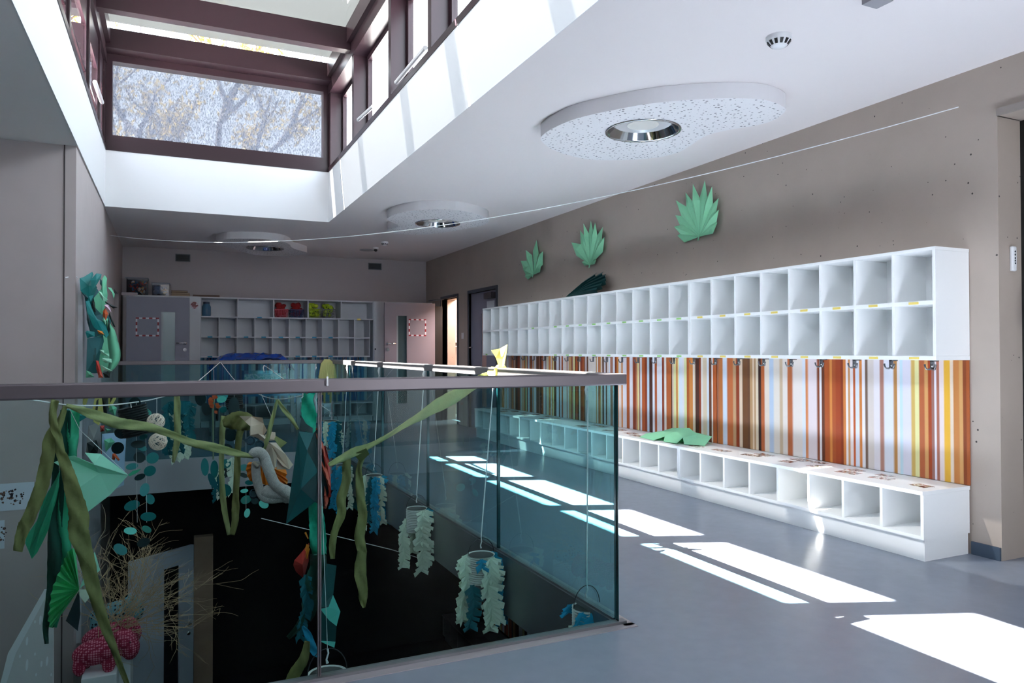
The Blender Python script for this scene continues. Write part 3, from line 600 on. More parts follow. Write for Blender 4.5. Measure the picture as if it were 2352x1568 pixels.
# things on the back cubby and cupboards
def basket(x, col, fill, label, wire=False):
    t = thing('basket', (x, YF + 0.14, 1.766), label, 'basket', 'baskets in the back cubby')
    mt = mat('basket_' + label.split()[0] + str(x), col, 0.5); w, d, h = 0.105, 0.12, (0.13 if not wire else 0.15)
    y0 = YF + 0.03; z0 = 1.767; m = MB()
    for k in range(6):
        z = z0 + 0.004 + k * (h - 0.008) / 5; f = 0.86 + 0.14 * k / 5; r_ = 0.005 if not wire else 0.003
        m.tube([(x - w * f, y0 + d * (1 - f), z), (x + w * f, y0 + d * (1 - f), z), (x + w * f, y0 + d * (1 + f), z), (x - w * f, y0 + d * (1 + f), z)], r_ if k < 5 else r_ * 2, 6, True)
    for k in range(9):
        u = -1 + 2 * k / 8; m.tube([(x + u * w * 0.86, y0 + d * 0.14, z0), (x + u * w, y0, z0 + h)], 0.005 if not wire else 0.003, 6); m.tube([(x + u * w * 0.86, y0 + d * 1.86, z0), (x + u * w, y0 + 2 * d, z0 + h)], 0.004, 6)
    m.box(x - w * 0.85, x + w * 0.85, y0 + d * 0.15, y0 + d * 1.85, z0, z0 + 0.006)
    m.build('wire_frame' if wire else 'lattice', mt, t)
    q = MB(); rr = random.Random(int(x * 100)); k0 = 0
    for k in range(26):
        c = (x + rr.uniform(-0.055, 0.055), y0 + d + rr.uniform(-0.055, 0.055), z0 + rr.uniform(0.05, 0.225)); q.ball(c, rr.uniform(0.035, 0.05), rr.uniform(0.03, 0.045), rr.uniform(0.025, 0.038), 10, 6, Matrix.Rotation(rr.uniform(0, 3), 3, 'X'))
    q.build('contents', fill, t, smooth=True)
RED = mat('red_cloth', (150, 18, 20), 0.8, vary=0.25, vscale=20); LIME = blotch('lime_cloth', [(0, (70, 90, 20)), (0.42, (170, 200, 20)), (0.58, (215, 235, 70))], 16, 0.6)
basket(1.655, (190, 70, 85), RED, 'pinkish-red basket of red cloth in the back cubby')
basket(1.905, (30, 45, 95), RED, 'navy basket of red cloth beside the pinkish-red one')
basket(2.19, (150, 170, 40), LIME, 'wire basket of lime cloth in the back cubby', True)
basket(2.43, (120, 125, 120), LIME, 'grey wire basket heaped with lime cloth, last of the four', True)
t = thing('water_jar', (0.51, YF + 0.09, 1.766), 'tall blue plastic jar with a dark lid in the back cubby', 'jar')
JAR = mat('blue_jar', (70, 110, 140), 0.25)
MB().lathe([(0, 0.001), (0.06, 0.001), (0.066, 0.02), (0.066, 0.15), (0.05, 0.185), (0.045, 0.2)], (0.51, YF + 0.09, 1.766), 24).build('body', JAR, t, smooth=True); MB().lathe([(0.05, 0.195), (0.05, 0.225), (0, 0.228)], (0.51, YF + 0.09, 1.766), 24).build('lid', mat('navy_lid', (25, 45, 75), 0.4), t)
t = None
def crate(x0, x1, z1, label, fillcols, tint):
    t = thing('plastic_crate', ((x0 + x1) / 2, 12.75, 2.07), label, 'crate')
    g = mat('crate_' + str(x0), tint, 0.3, translucent=0.5) ; z0 = 2.072
    m = MB(); a, b = 12.58, 12.92
    m.box(x0, x1, a, b, z0, z0 + 0.004)
    for (p, q, r_, s2) in ((x0, x1, a, a + 0.003), (x0, x1, b - 0.003, b), (x0, x0 + 0.003, a, b), (x1 - 0.003, x1, a, b)): m.box(p, q, r_, s2, z0 + 0.004, z1)
    sh = m.build('shell', glass('crate_glass_' + str(x0), tuple(0.55 + 0.4 * v for v in lin(tint)), 0.25), t)
    q = MB(); q.tube([(x0 - 0.008, a - 0.008, z1), (x1 + 0.008, a - 0.008, z1), (x1 + 0.008, b + 0.008, z1), (x0 - 0.008, b + 0.008, z1)], 0.009, 6, True); q.build('rim', mat('crate_rim', (120, 128, 140), 0.4), t)
    rr = random.Random(int(x0 * 77) + 5); q = MB()
    for k in range(40):
        q.ball((rr.uniform(x0 + 0.05, x1 - 0.05), rr.uniform(a + 0.05, b - 0.05), rr.uniform(z0 + 0.045, z1 - 0.06)), rr.uniform(0.02, 0.04), rr.uniform(0.02, 0.04), rr.uniform(0.02, 0.04), 8, 6)
    q.build('toys', blotch('toys_' + str(x0), fillcols, 9, 0.5), t)
crate(-0.62, -0.33, 2.33, 'taller clear crate of colourful toys on the cupboard, in the corner', [(0, (60, 70, 100)), (0.40, (210, 80, 60)), (0.46, (50, 110, 150)), (0.54, (240, 150, 70)), (0.6, (230, 220, 220))], (190, 200, 210))
crate(-0.27, -0.03, 2.26, 'shorter frosted crate beside the crate of toys', [(0, (150, 170, 200)), (0.45, (170, 180, 200)), (0.6, (220, 190, 150))], (165, 180, 205))
for k, (x0, x1, z, c, lab) in enumerate(((0.0, 0.27, 2.072, (150, 120, 95), 'lowest brown book of the small stack on the cupboard'), (0.005, 0.265, 2.102, (168, 140, 112), 'middle brown book of the small stack on the cupboard'), (0.0, 0.235, 2.132, (92, 66, 46), 'dark brown book topping the small stack on the cupboard'))):
    t = thing('book', (x0, 12.7, z), lab, 'book', 'books on the cupboard')
    MB().box(x0, x1, 12.6, 12.8, z, z + 0.006).build('cover', mat('cover%d' % k, c, 0.6), t); MB().box(x0 + 0.004, x1 - 0.004, 12.604, 12.796, z + 0.006, z + 0.022).build('pages', mat('pages', (180, 160, 135), 0.8), t); MB().box(x0, x1, 12.6, 12.8, z + 0.022, z + 0.027).build('cover', MATS['cover%d' % k], t)
t = thing('wooden_tray', (0.55, 12.72, 2.07), 'flat brown tray lying on top of the cupboard end', 'tray')
TR = mat('tray_wood', (84, 60, 46), 0.6)
MB().box(0.31, 0.70, 12.58, 12.84, 2.072, 2.082).build('base', TR, t); q = MB(); q.box(0.31, 0.70, 12.58, 12.59, 2.082, 2.1); q.box(0.31, 0.70, 12.83, 12.84, 2.082, 2.1); q.box(0.31, 0.32, 12.59, 12.83, 2.082, 2.1); q.box(0.69, 0.70, 12.59, 12.83, 2.082, 2.1); q.build('rim', TR, t)
for (x0, x1, z0, z1, lab) in ((0.058, 0.278, 2.72, 2.84, 'dark ventilation grille on the back wall above the crates'), (3.205, 3.445, 2.73, 2.85, 'dark ventilation grille on the back wall at the right')):
    t = thing('air_vent', ((x0 + x1) / 2, YB, z0), lab, 'air vent', 'back wall vents')
    z0 -= 0.06; z1 -= 0.06
    q = MB(); q.box(x0, x1, YB - 0.012, YB, z0, z0 + 0.012); q.box(x0, x1, YB - 0.012, YB, z1 - 0.012, z1); q.box(x0, x0 + 0.012, YB - 0.012, YB, z0 + 0.012, z1 - 0.012); q.box(x1 - 0.012, x1, YB - 0.012, YB, z0 + 0.012, z1 - 0.012); q.build('frame', mat('vent_frame', (88, 96, 102), 0.5), t)
    q = MB()
    for k in range(7): zz = z0 + 0.015 + k * (z1 - z0 - 0.03) / 6; q.box(x0 + 0.012, x1 - 0.012, YB - 0.009, YB - 0.002, zz - 0.003, zz + 0.003)
    q.build('slats', mat('vent_slat', (40, 52, 58), 0.5), t); MB().box(x0 + 0.012, x1 - 0.012, YB - 0.002, YB, z0 + 0.012, z1 - 0.012).build('backing', BLACK, t)

# ------------------------------------------------------------------ doors
def red_white_frame(parent, x0, x1, z0, z1, y):
    c = 0
    def seg(a0, a1, b0, b1, k): MB().box(a0, a1, y - 0.003, y, b0, b1).build('red_tape' if k % 2 == 0 else 'white_tape', mat('tape_red', (140, 25, 40), 0.5) if k % 2 == 0 else mat('tape_white', (215, 210, 220), 0.5), parent)
    w = 0.022; n = 7
    for i in range(n):
        a0, a1 = x0 + (x1 - x0) * i / n, x0 + (x1 - x0) * (i + 1) / n; seg(a0, a1, z1 - w, z1, i); seg(a0, a1, z0, z0 + w, i)
    n = 5
    for i in range(n):
        b0, b1 = z0 + w + (z1 - z0 - 2 * w) * i / n, z0 + w + (z1 - z0 - 2 * w) * (i + 1) / n; seg(x0, x0 + w, b0, b1, i + 1); seg(x1 - w, x1, b0, b1, i + 1)
def lever(parent, x, y, z, d):
    q = MB(); q.lathe([(0.026, 0), (0.026, 0.008), (0, 0.008)], (x, y, z), 16, Matrix.Rotation(math.radians(90), 3, 'X')); q.tube([(x, y - 0.005, z), (x, y - 0.05, z), (x + d * 0.02, y - 0.055, z), (x + d * 0.12, y - 0.055, z)], 0.010, 8)
    q.build('handle', CHROME, parent, smooth=True); q = MB(); q.lathe([(0.026, 0), (0.026, 0.008), (0, 0.008)], (x, y, z - 0.10), 16, Matrix.Rotation(math.radians(90), 3, 'X')); q.build('lock', CHROME, parent)
def leaf_door(name, label, x0, x1, y, g0, g1, mt, hx, hd, frame, pane_m):
    o = MB(); z1 = 2.02
    o.box(x0, g0, y, y + 0.045, 0.008, z1); o.box(g1, x1, y, y + 0.045, 0.008, z1); o.box(g0, g1, y, y + 0.045, 0.008, 0.32); o.box(g0, g1, y, y + 0.045, 1.80, z1)
    d = o.build(name, mt); struct(d, label, 'door')
    MB().box(g0, g1, y + 0.02, y + 0.028, 0.32, 1.80).build('pane', pane_m, d)
    q = MB(); q.box(g0 - 0.0, g0 + 0.03, y + 0.01, y + 0.02, 0.32, 1.80); q.build('pane_bead', mat('bead', (150, 160, 168), 0.4), d)
    lever(d, hx, y, 1.33, hd); red_white_frame(d, *frame, y); return d
GP = mat('door_glass_frosted', (150, 168, 172), 0.25); GP2 = mat('door_glass_dark', (62, 80, 84), 0.2)
d = leaf_door('door_1', 'open grey door at the far left, with a striped tape frame', -0.60, 0.252, 12.15, -0.135, 0.055, DOORP, 0.19, -1, (-0.475, -0.165, 1.43, 1.71), GP)
d = leaf_door('door_2', 'open door near the far right corner, pink in the light from the doorway', 3.235, 4.12, 12.0, 3.44, 3.62, mat('door_paint_right', (142, 134, 144), 0.5), 3.29, 1, (3.65, 3.96, 1.46, 1.75), GP2)
# curtain behind the right door glass
q = MB(); rows = []
for i in range(9):
    z = 1.79 - i * 0.12; rows.append([(3.45 + 0.16 * k / 8 + 0.01 * math.sin(i), 12.055 + 0.012 * math.sin(k * 2.1 + i * 0.4), z) for k in range(9)])
tag(q.grid(rows).build('grey_cloth', mat('grey_cloth', (84, 100, 102), 0.9), thick=0.003), 'grey cloth hanging behind the right door glass', 'cloth')
# frames, closers
m = MB()
for (a, b, zt) in (D1, D2):
    m.box(XR - 0.012, XR + 0.10, a - 0.05, a, 0, zt + 0.05); m.box(XR - 0.012, XR + 0.10, b, b + 0.05, 0, zt + 0.05); m.box(XR - 0.012, XR + 0.10, a, b, zt, zt + 0.05)
struct(m.build('trim_5', DFRAME), 'dark steel frames of the two far doorways', 'trim')
d4 = struct(MB().box(XR + 0.03, XR + 0.075, D2[0] + 0.003, 10.20, 0.008, D2[2] - 0.003).build('door_4', DOORP), 'closed grey door between the doorway and the cubbies', 'door')
k0 = MB(); k0.box(XR + 0.03, XR + 0.075, 10.42, D2[1] - 0.003, 0.008, D2[2] - 0.003); k0.box(XR + 0.03, XR + 0.075, 10.20, 10.42, 0.008, 0.35); k0.box(XR + 0.03, XR + 0.075, 10.20, 10.42, 1.78, D2[2] - 0.003)
k0.build('leaf_panel', DOORP, d4); MB().box(XR + 0.05, XR + 0.058, 10.20, 10.42, 0.35, 1.78).build('pane', mat('pink_glass', (196, 150, 140), 0.3), d4)
MB().box(XR - 0.05, XR + 0.03, 9.84, 10.12, 1.98, 2.07).build('closer', STEEL, d4)
q = MB(); q.tube([(XR + 0.03, 10.76, 1.26), (XR - 0.03, 10.76, 1.26), (XR - 0.03, 10.65, 1.26)], 0.01, 8); q.build('handle', CHROME, d4)
MB().box(XR + 0.024, XR + 0.0295, 9.90, 10.17, 1.55, 1.95).build('notice', mat('paper_white', (205, 208, 214), 0.7), d4)
q = MB(); q.lathe([(0, 0), (0.12, 0), (0.12, 0.003), (0, 0.003)], (XR + 0.03, 10.02, 1.40), 28, Matrix.Rotation(math.radians(-90), 3, 'Y')); q.build('red_sign', mat('sign_red', (190, 40, 45), 0.5), d4)
tag(MB().box(XR - 0.012, XR, 11.07, 11.15, 1.40, 1.50).build('light_switch', WHITEP, bevel=0.004), 'white light switch on the wall between the two far doors', 'switch')
tag(MB().tube([(XR - 0.02, 11.95, 2.10), (4.0, 11.99, 2.06)], 0.012, 6).build('door_stay', DFRAME), 'dark closer arm above the open right door', 'door closer')
tag(MB().box(-0.66, -0.45, 12.08, 12.14, 2.03, 2.07).build('door_closer', STEEL), 'door closer bar above the open left door', 'door closer')
struct(MB().box(4.135, XR - 0.013, 12.06, 12.10, 0, 1.98).build('gap_shade_strip', BLACK), 'black strip painted in for the dark gap beside the open right door', 'trim')  # black board painted for the shade between door leaf and jamb
# room behind the far right doorway
m = MB(); m.box(5.6, 5.7, 10.9, 13.0, 0, ZC); m.box(XR + 0.25, 5.6, 12.9, 13.0, 0, ZC); m.box(XR + 0.25, 5.6, 10.9, 11.0, 0, ZC)
struct(m.build('wall_room', CREAM), 'cream wall of the room beyond the doorway', 'wall')
t = thing('cubby_shelf', (4.9, 12.78, 0), 'white shelf unit seen through the far right doorway', 'shelf')
m = MB(); m.box(4.56, 5.5, 12.60, 12.89, 0, 0.04)
for z in (0.45, 0.86, 1.28, 1.36): m.box(4.56, 5.5, 12.60, 12.89, z, z + 0.02)
for x in (4.56, 4.80, 5.04, 5.28, 5.48): m.box(x, x + 0.02, 12.601, 12.889, 0.04, 1.36)
m.build('carcass', LAM, t)
rl = bpy.data.lights.new('room_fill', 'AREA'); rlo = bpy.data.objects.new('room_fill', rl); COL.objects.link(rlo); rl.energy = 46; rl.size = 0.5; rlo.location = (5.2, 11.25, 2.6); rlo.rotation_euler = (math.radians(25), math.radians(50), 0); rl.color = (1.0, 0.80, 0.74)  # added pinkish area light, stands in for daylight from the room beyond
q = MB(); rows = [[(4.50 + 0.03 * math.sin(k * 1.7 + i), 12.30 + 0.03 * k, 1.12 - 0.09 * i + 0.02 * k * (i == 0)) for k in range(6)] for i in range(7)]
tag(q.grid(rows).build('hanging_jacket', mat('green_jacket', (40, 150, 50), 0.8), thick=0.01), 'green jacket hanging in the far right doorway', 'jacket')
# blue covered table in front of the back cubbies
t = thing('craft_table', (1.05, 11.0, 0), 'blue-topped craft table beyond the back railing', 'table')
TB = mat('table_blue', (30, 120, 170), 0.4)
MB().box(0.45, 1.72, 10.7, 11.4, 0.58, 0.61).build('top', TB, t)
for x in (0.5, 1.62):
    for y in (10.75, 11.3): MB().box(x, x + 0.05, y, y + 0.05, 0, 0.58).build('leg', STEEL, t)
t = thing('plastic_box', (1.3, 11.0, 0.61), 'clear plastic box with scribbled paper on the blue table', 'box')
q = MB(); a0, a1, b0, b1 = 0.92, 1.48, 10.75, 11.2
for (p, q2, r_, s2) in ((a0, a1, b0, b0 + 0.006), (a0, a1, b1 - 0.006, b1), (a0, a0 + 0.006, b0 + 0.006, b1 - 0.006), (a1 - 0.006, a1, b0 + 0.006, b1 - 0.006)): q.box(p, q2, r_, s2, 0.612, 0.93)
q.build('wall', glass('clear_plastic', (0.86, 0.93, 0.95), 1.5), t)
MB().box(a0 + 0.02, a1 - 0.02, b1 - 0.03, b1 - 0.012, 0.614, 0.88).build('drawing', blotch('scribble', [(0, (150, 190, 205)), (0.48, (225, 235, 240)), (0.56, (120, 190, 180)), (0.62, (210, 220, 230))], 12, 0.5), t)
q = MB(); rb = random.Random(9); rows = []
for i in range(9):
    u = i / 8; row = []
    for k in range(15):
        w = k / 14; x = 0.50 + 1.08 * w; prof = min(1, 6 * w, 6 * (1 - w)) ** 0.5
        row.append((x + rb.uniform(-.02, .02), 10.62 + 0.75 * u, 0.95 + 0.22 * prof * math.sin(math.pi * (0.12 + 0.8 * u)) ** 0.4 + rb.uniform(-0.02, 0.02)))
    rows.append(row)
q.grid(rows)
bt = tag(q.build('plastic_sheet', mat('blue_plastic', (12, 72, 170), 0.25, spec=0.7, vary=0.3, vscale=6), thick=0.004), 'crinkled bright blue plastic sheet heaped over the craft table', 'plastic sheet')

# ================================================================== HANGING DECORATIONS IN THE STAIR VOID
OLIVE = mat('olive_crepe', (146, 146, 92), 0.85, translucent=0.35, vary=0.16, vscale=18, bump=0.3, bscale=90)
OLIVE2 = mat('light_olive_crepe', (178, 184, 128), 0.85, translucent=0.35, vary=0.1, vscale=18, bump=0.3, bscale=90)
YCREPE = mat('pale_yellow_crepe', (224, 220, 150), 0.85, translucent=0.4, bump=0.3, bscale=60)
MINT = mat('mint_paper', (182, 240, 218), 0.7, translucent=0.35)
LEAFG = mat('leaf_green_paper', (64, 184, 142), 0.7, translucent=0.3)
BRIGHTG = mat('bright_green_card', (98, 222, 150), 0.65, translucent=0.25)
DGREEN = mat('dark_green_fabric', (14, 78, 66), 0.8, translucent=0.2, bump=0.3, bscale=50)
TEALD = mat('teal_disc_card', (26, 128, 132), 0.55, translucent=0.1)
TEALL = mat('light_teal_card', (96, 206, 192), 0.6, translucent=0.1)
NAVYD = mat('dark_disc_card', (10, 42, 48), 0.55)
NET = mat('turquoise_net', (44, 194, 162), 0.8, translucent=0.35, vary=0.2, vscale=30)
PALEM = mat('pale_mint_crepe', (236, 246, 232), 0.9, translucent=0.4)
BLUEC = mat('blue_crepe', (36, 158, 200), 0.9, translucent=0.25, vary=0.15, vscale=25)
TEALC = mat('teal_crepe', (14, 105, 118), 0.9, translucent=0.25)
BROWNP = mat('brown_wrapping_paper', (214, 190, 172), 0.8, bump=0.2, bscale=25)
ORANGE = mat('orange_paper', (236, 140, 40), 0.7, translucent=0.2); ORD = mat('burnt_orange_paper', (214, 96, 50), 0.7, translucent=0.15)
REDP = mat('red_paper', (190, 52, 42), 0.7); CORAL = mat('coral_paper', (228, 104, 80), 0.75, translucent=0.2)
STRING = mat('white_string', (222, 222, 222), 0.8); WIRE = mat('dark_wire', (60, 66, 70), 0.4, metal=0.6)
CAN = mat('grey_lantern_paper', (190, 196, 190), 0.6); CAND = mat('black_lantern_paper', (30, 38, 40), 0.6)
C5 = lambda x, y: (440 + x / 3.921, 840 + y / 3.921)
C1 = lambda x, y: (x / 4.355, 840 + y / 4.355)
C2 = lambda x, y: (x / 4.04, 1180 + y / 4.04)
C3 = lambda x, y: (160 + x / 5.227, 600 + y / 5.227)
C4 = lambda x, y: (240 + x / 4.125, 860 + y / 4.125)
C6 = lambda x, y: (560 + x / 4.041, 1180 + y / 4.041)
C7 = lambda x, y: (740 + x / 3.41, 840 + y / 3.41)
def spline(pts, n=5):
    pts = [Vector(p) for p in pts]; o = []
    for i in range(len(pts) - 1):
        p0, p1, p2, p3 = pts[max(0, i - 1)], pts[i], pts[i + 1], pts[min(len(pts) - 1, i + 2)]
        for k in range(n):
            t = k / n; o.append(0.5 * ((2 * p1) + (p2 - p0) * t + (2 * p0 - 5 * p1 + 4 * p2 - p3) * t * t + (3 * p1 - p0 - 3 * p2 + p3) * t ** 3))
    o.append(pts[-1]); return o
def ribbon(m, pts, wav=0.012, seed=0, n=5):
    """crepe strip: (px, py, half width px, depth) knots on sight lines, ruffled in depth"""
    q = spline([(a, b, c, d) if False else (a, b, c) for a, b, c, d in pts], n); dd = spline([(d, 0, 0) for *_, d in pts], n); rows = []; rr = random.Random(seed)
    for i, p in enumerate(q):
        a, b = q[max(0, i - 1)], q[min(len(q) - 1, i + 1)]; t = Vector((b.x - a.x, b.y - a.y)); t = t.normalized() if t.length > 1e-6 else Vector((0, 1)); nn = Vector((-t.y, t.x)); w = max(p.z, 0.5); y = dd[i].x; row = []
        for k in range(5):
            u = -1 + k / 2; j = rr.uniform(0.94, 1.06) if k in (0, 4) else 1
            row.append(at(p.x + nn.x * w * u * j, p.y + nn.y * w * u * j, y + wav * math.sin(u * 2.6 + i * 0.55 + seed)))
        rows.append(row)
    return m.grid(rows)
def strip(name, label, pts, mt, cat='ribbon', group=None, seed=0, wav=0.012):
    return tag(ribbon(MB(), pts, wav, seed).build(name, mt, thick=0.0008, smooth=True), label, cat, group)
def poly(m, pts, y, dy=None):
    m.add([at(p[0], p[1], y + (dy[i] if dy else 0)) for i, p in enumerate(pts)], [tuple(range(len(pts)))]); return m
def tri_fan(m, c, pts):
    k = len(m.v); m.v += [Vector(c)] + [Vector(p) for p in pts]; m.f += [(k, k + i, k + i + 1) for i in range(1, len(pts))]; return m
def anchor(px, py, y): return at(px, py, y)

# strings across the void
s1 = [(-80, 890, 3.1), (0, 908, 3.4), (60, 916, 3.65), (125, 926, 3.95), (160, 930, 4.15), (230, 931, 4.6), (300, 925, 5.2), (370, 912, 6.0), (440, 886, 7.2), (505, 832, 9.02)]
tag(MB().tube(spline([at(*p) for p in s1], 4), 0.004, 6).build('garland_string', STRING), 'white string sagging from the left wall to the back railing', 'string')
s2 = [(507, 832, 9.02), (545, 879, 7.6), (590, 903, 6.2), (620, 914, 5.4), (650, 916, 4.8), (690, 909, 4.2), (722, 894, 3.5), (752, 874, 2.80)]
tag(MB().tube(spline([at(*p) for p in s2], 4), 0.003, 6).build('garland_string', STRING), 'white string running from the back railing to the near glass joint', 'string')
tag(MB().tube([at(600, 1190, 6.2), at(760, 1228, 6.0), at(900, 1262, 5.8), at(975, 1285, 5.6)], 0.003, 6).build('garland_string', STRING), 'thin pale line crossing the dark lower part of the void', 'string')
# cable ties / string loops on the near rail joint
tag(MB().tube([at(752, 866, 2.70), at(752, 884, 2.70), at(753, 886, 2.79), at(752, 866, 2.79)], 0.004, 6, True).build('string_loop', STRING), 'white string loop tied round the near handrail at the glass joint', 'string')

# olive ribbons at the left
strip('crepe_ribbon', 'long olive ribbon falling to the bottom of the picture past the pink plush', [(127,918,9,3.9),(121,950,9,3.9),(125,982,10,3.9),(134,1005,10,3.9),(138,1035,11,3.9),(147,1058,13,3.9),(158,1092,16,3.9),(170,1138,20,3.9),(181,1184,23,3.9),(180,1222,24,3.9),(193,1262,20,3.9),(204,1304,18,3.9),(215,1353,16,3.9),(230,1403,14,3.9),(245,1447,12,3.9),(262,1489,9,3.9),(275,1526,7,3.9),(294,1575,6,3.9)], OLIVE, seed=1)
strip('crepe_ribbon', 'dark olive ribbon hanging at the far left in front of the wall pictures', [(150,932,5,4.0),(138,968,9,4.0),(117,1005,16,4.0),(110,1047,16,4.0),(101,1093,16,4.0),(92,1127,16,4.0),(76,1166,15,4.0),(62,1198,15,4.0),(55,1210,15,4.0),(47,1234,13,4.0),(41,1266,11,4.0)], OLIVE, seed=2)
strip('crepe_ribbon', 'olive ribbon draped across from the left string to the grey plush arms', [(152,930,4,4.0),(184,941,8,4.0),(218,953,12,4.05),(264,969,13,4.1),(298,975,12,4.15),(340,980,10,4.2),(390,996,8,4.25),(440,1016,9,4.3),(491,1027,10,4.35),(542,1040,8,4.4),(583,1049,4,4.42)], OLIVE2, seed=3)
# mint kite leaf
t = thing('paper_leaf', at(230, 1180, 4.2), 'large pale mint folded paper leaf hanging behind the near glass', 'paper leaf')
for pts, dy, mt in (([(1280,1090),(1010,880),(850,868),(940,985)], (0,-.06,-.06,-.1), MINT), ([(1280,1092),(940,985),(740,898),(650,915),(720,1066),(1000,1072)], (0,-.1,-.04,.02,-.02,-.03), MINT), ([(1280,1096),(1000,1072),(720,1068),(770,1230),(830,1482),(870,1465),(1100,1290)], (0,-.03,-.02,-.05,0,0,.02), MINT), ([(540,965),(650,915),(720,1066),(600,1005)], (.03,.02,-.02,.03), MINT), ([(1280,1090),(1330,1050),(1412,1030),(1370,1070),(1300,1102)], (0,0,.02,.02,0), LEAFG)):
    poly(MB(), [C1(*p) for p in pts], 4.2, dy).build('petal', mt, t, thick=0.002)
MB().tube([at(*C1(1280, 1092), 4.2), at(*C1(800, 640), 4.15), at(156, 931, 4.13)], 0.0015, 5).build('string', STRING, t)
t = thing('paper_leaf', at(95, 1280, 4.35), 'teal green pointed paper leaf hanging lowest at the far left', 'paper leaf')
lf = [C1(600,1045), C1(560,1130), C1(480,1260), C1(420,1380), C2(345,60), C2(250,200), C2(235,270), C2(270,350), C2(296,415), C2(345,355), C2(400,250), C2(450,140), C2(480,0), C1(560,1350), C1(590,1200)]
mid = [C1(590,1120), C1(520,1330), C2(370,150), C2(296,415)]
poly(MB(), lf[:9] + mid[::-1][1:], 4.35, [0]*8 + [.0] + [-.05]*3).build('blade', LEAFG, t, thick=0.002); poly(MB(), mid + lf[9:], 4.35, [-.05]*3 + [0]*7).build('blade', LEAFG, t, thick=0.002)
MB().tube([at(*C1(592, 1048), 4.35), at(136, 928, 4.02)], 0.0015, 5).build('string', STRING, t)
# dark trunk of hanging fabric
t = thing('fabric_trunk', at(140, 1475, 4.5), 'dark green fabric trunk hanging in folds at the left', 'fabric')
for k, (dx, mt) in enumerate(((-14, DGREEN), (6, LEAFG), (-2, DGREEN))):
    ribbon(MB(), [(165+dx,942,12,4.5+.03*k),(160+dx,1000,15,4.5+.03*k),(152+dx,1060,16,4.5+.03*k),(142+dx,1180,16,4.5+.03*k),(140+dx,1260,17,4.5+.03*k),(136+dx,1340,14,4.5+.03*k),(126+dx,1400,10,4.5+.03*k),(118+dx,1440,6,4.5+.03*k)], 0.03, k).build('fold', mt, t, thick=0.001, smooth=True)
ribbon(MB(), [(118,1360,6,4.48),(110,1400,8,4.48),(105,1440,7,4.48),(107,1478,5,4.48)], 0.02, 9).build('tail', DGREEN, t, thick=0.001, smooth=True)
# bright pleated fan
def pleat_fan(name, label, pivot, tips, y, mt, amp=0.03, mt2=None):
    t = thing(name, at(pivot[0], pivot[1], y), label, 'paper fan'); P = at(pivot[0], pivot[1], y)
    for i in range(len(tips) - 1):
        a, b = tips[i], tips[i + 1]; c = ((a[0] + b[0]) / 2 + (a[0] - pivot[0]) * 0.06, (a[1] + b[1]) / 2 + (a[1] - pivot[1]) * 0.06)
        MB().add([P, at(a[0], a[1], y + amp), at(c[0], c[1], y - amp), at(b[0], b[1], y + amp)], [(0, 1, 2), (0, 2, 3)]).build('pleat', mt, t, thick=0.0015)
    return t
t = pleat_fan('paper_fan', 'bright green pleated paper fan, half open, at the lower left', C2(735, 700), [C2(*p) for p in ((700,330),(645,345),(612,400),(588,465),(560,530),(518,625),(490,705),(476,790),(466,880),(455,950),(462,1005),(480,1055))], 4.15, BRIGHTG)
for pts, mt in (([(735,700),(800,640),(930,520),(880,350),(860,380)], MINT), ([(735,700),(850,700),(850,750),(790,825),(715,730)], PALEM), ([(735,700),(745,930),(722,1085),(610,990)], NAVYD)):
    poly(MB(), [C2(*p) for p in pts], 4.17).build('panel', mt, t, thick=0.0015)
# black spiral lantern and wicker balls at the left
def spiral(m, top, bot, r, n, n2=20):
    top, bot = Vector(top), Vector(bot); ax = (bot - top); L_ = ax.length; rot = Vector((0, 0, -1)).rotation_difference(ax).to_matrix(); prof = []
    for i in range(n * 2 + 1): prof.append((r * (1.0 if i % 2 == 0 else 0.88), -L_ * i / (n * 2)))
    return m.lathe(prof, top, n2, rot)
t = thing('paper_lantern', at(305, 1000, 5.2), 'black ribbed paper lantern hanging on the left string', 'lantern')
spiral(MB(), at(303, 934, 5.2), at(318, 998, 5.2), 0.088, 12).build('body', CAND, t)
MB().tube([at(300, 926, 5.2), at(302, 940, 5.2)], 0.003, 6).build('string', STRING, t)
def disc_pts(c, rx, ry, ang, y, til, n=18):
    o = []
    for i in range(n):
        a = 2 * math.pi * i / n; u, v = rx * math.cos(a), ry * math.sin(a); o.append(at(c[0] + u * math.cos(ang) - v * math.sin(ang), c[1] + u * math.sin(ang) + v * math.cos(ang), y + til * math.sin(a)))
    return o
def discs(parent, items, y, conv, scale):
    rr = random.Random(len(items))
    for (x, yy, rx, ry, mt) in items:
        m = MB(); o = disc_pts(conv(x, yy), rx / scale, ry / scale, rr.uniform(-0.5, 0.5), y + rr.uniform(-0.12, 0.12), rr.uniform(-0.04, 0.04)); m.add(o, [tuple(range(len(o)))]); m.build('disc', mt, parent, thick=0.0015)
t = thing('disc_mobile', at(317, 1250, 5.35), 'mobile of teal card discs on strings under the black lantern', 'mobile')
discs(t, [(285,278,58,66,NAVYD),(390,350,60,30,TEALL),(150,560,60,45,NAVYD),(370,590,40,25,TEALD),(125,695,62,55,NAVYD),(320,660,72,36,NAVYD),(350,690,55,30,TEALD),(330,785,56,52,NAVYD),(455,790,62,52,TEALD),(430,912,60,48,TEALD),(260,870,60,30,TEALD),(335,970,55,28,NAVYD),(380,1090,45,65,TEALD),(432,1180,42,50,TEALD),(260,1240,78,45,TEALD),(415,1345,75,42,TEALD),(245,1480,62,34,TEALL),(400,1465,48,30,TEALL),(150,1655,70,50,TEALD),(370,1590,66,42,NAVYD)], 5.35, C4, 4.125)
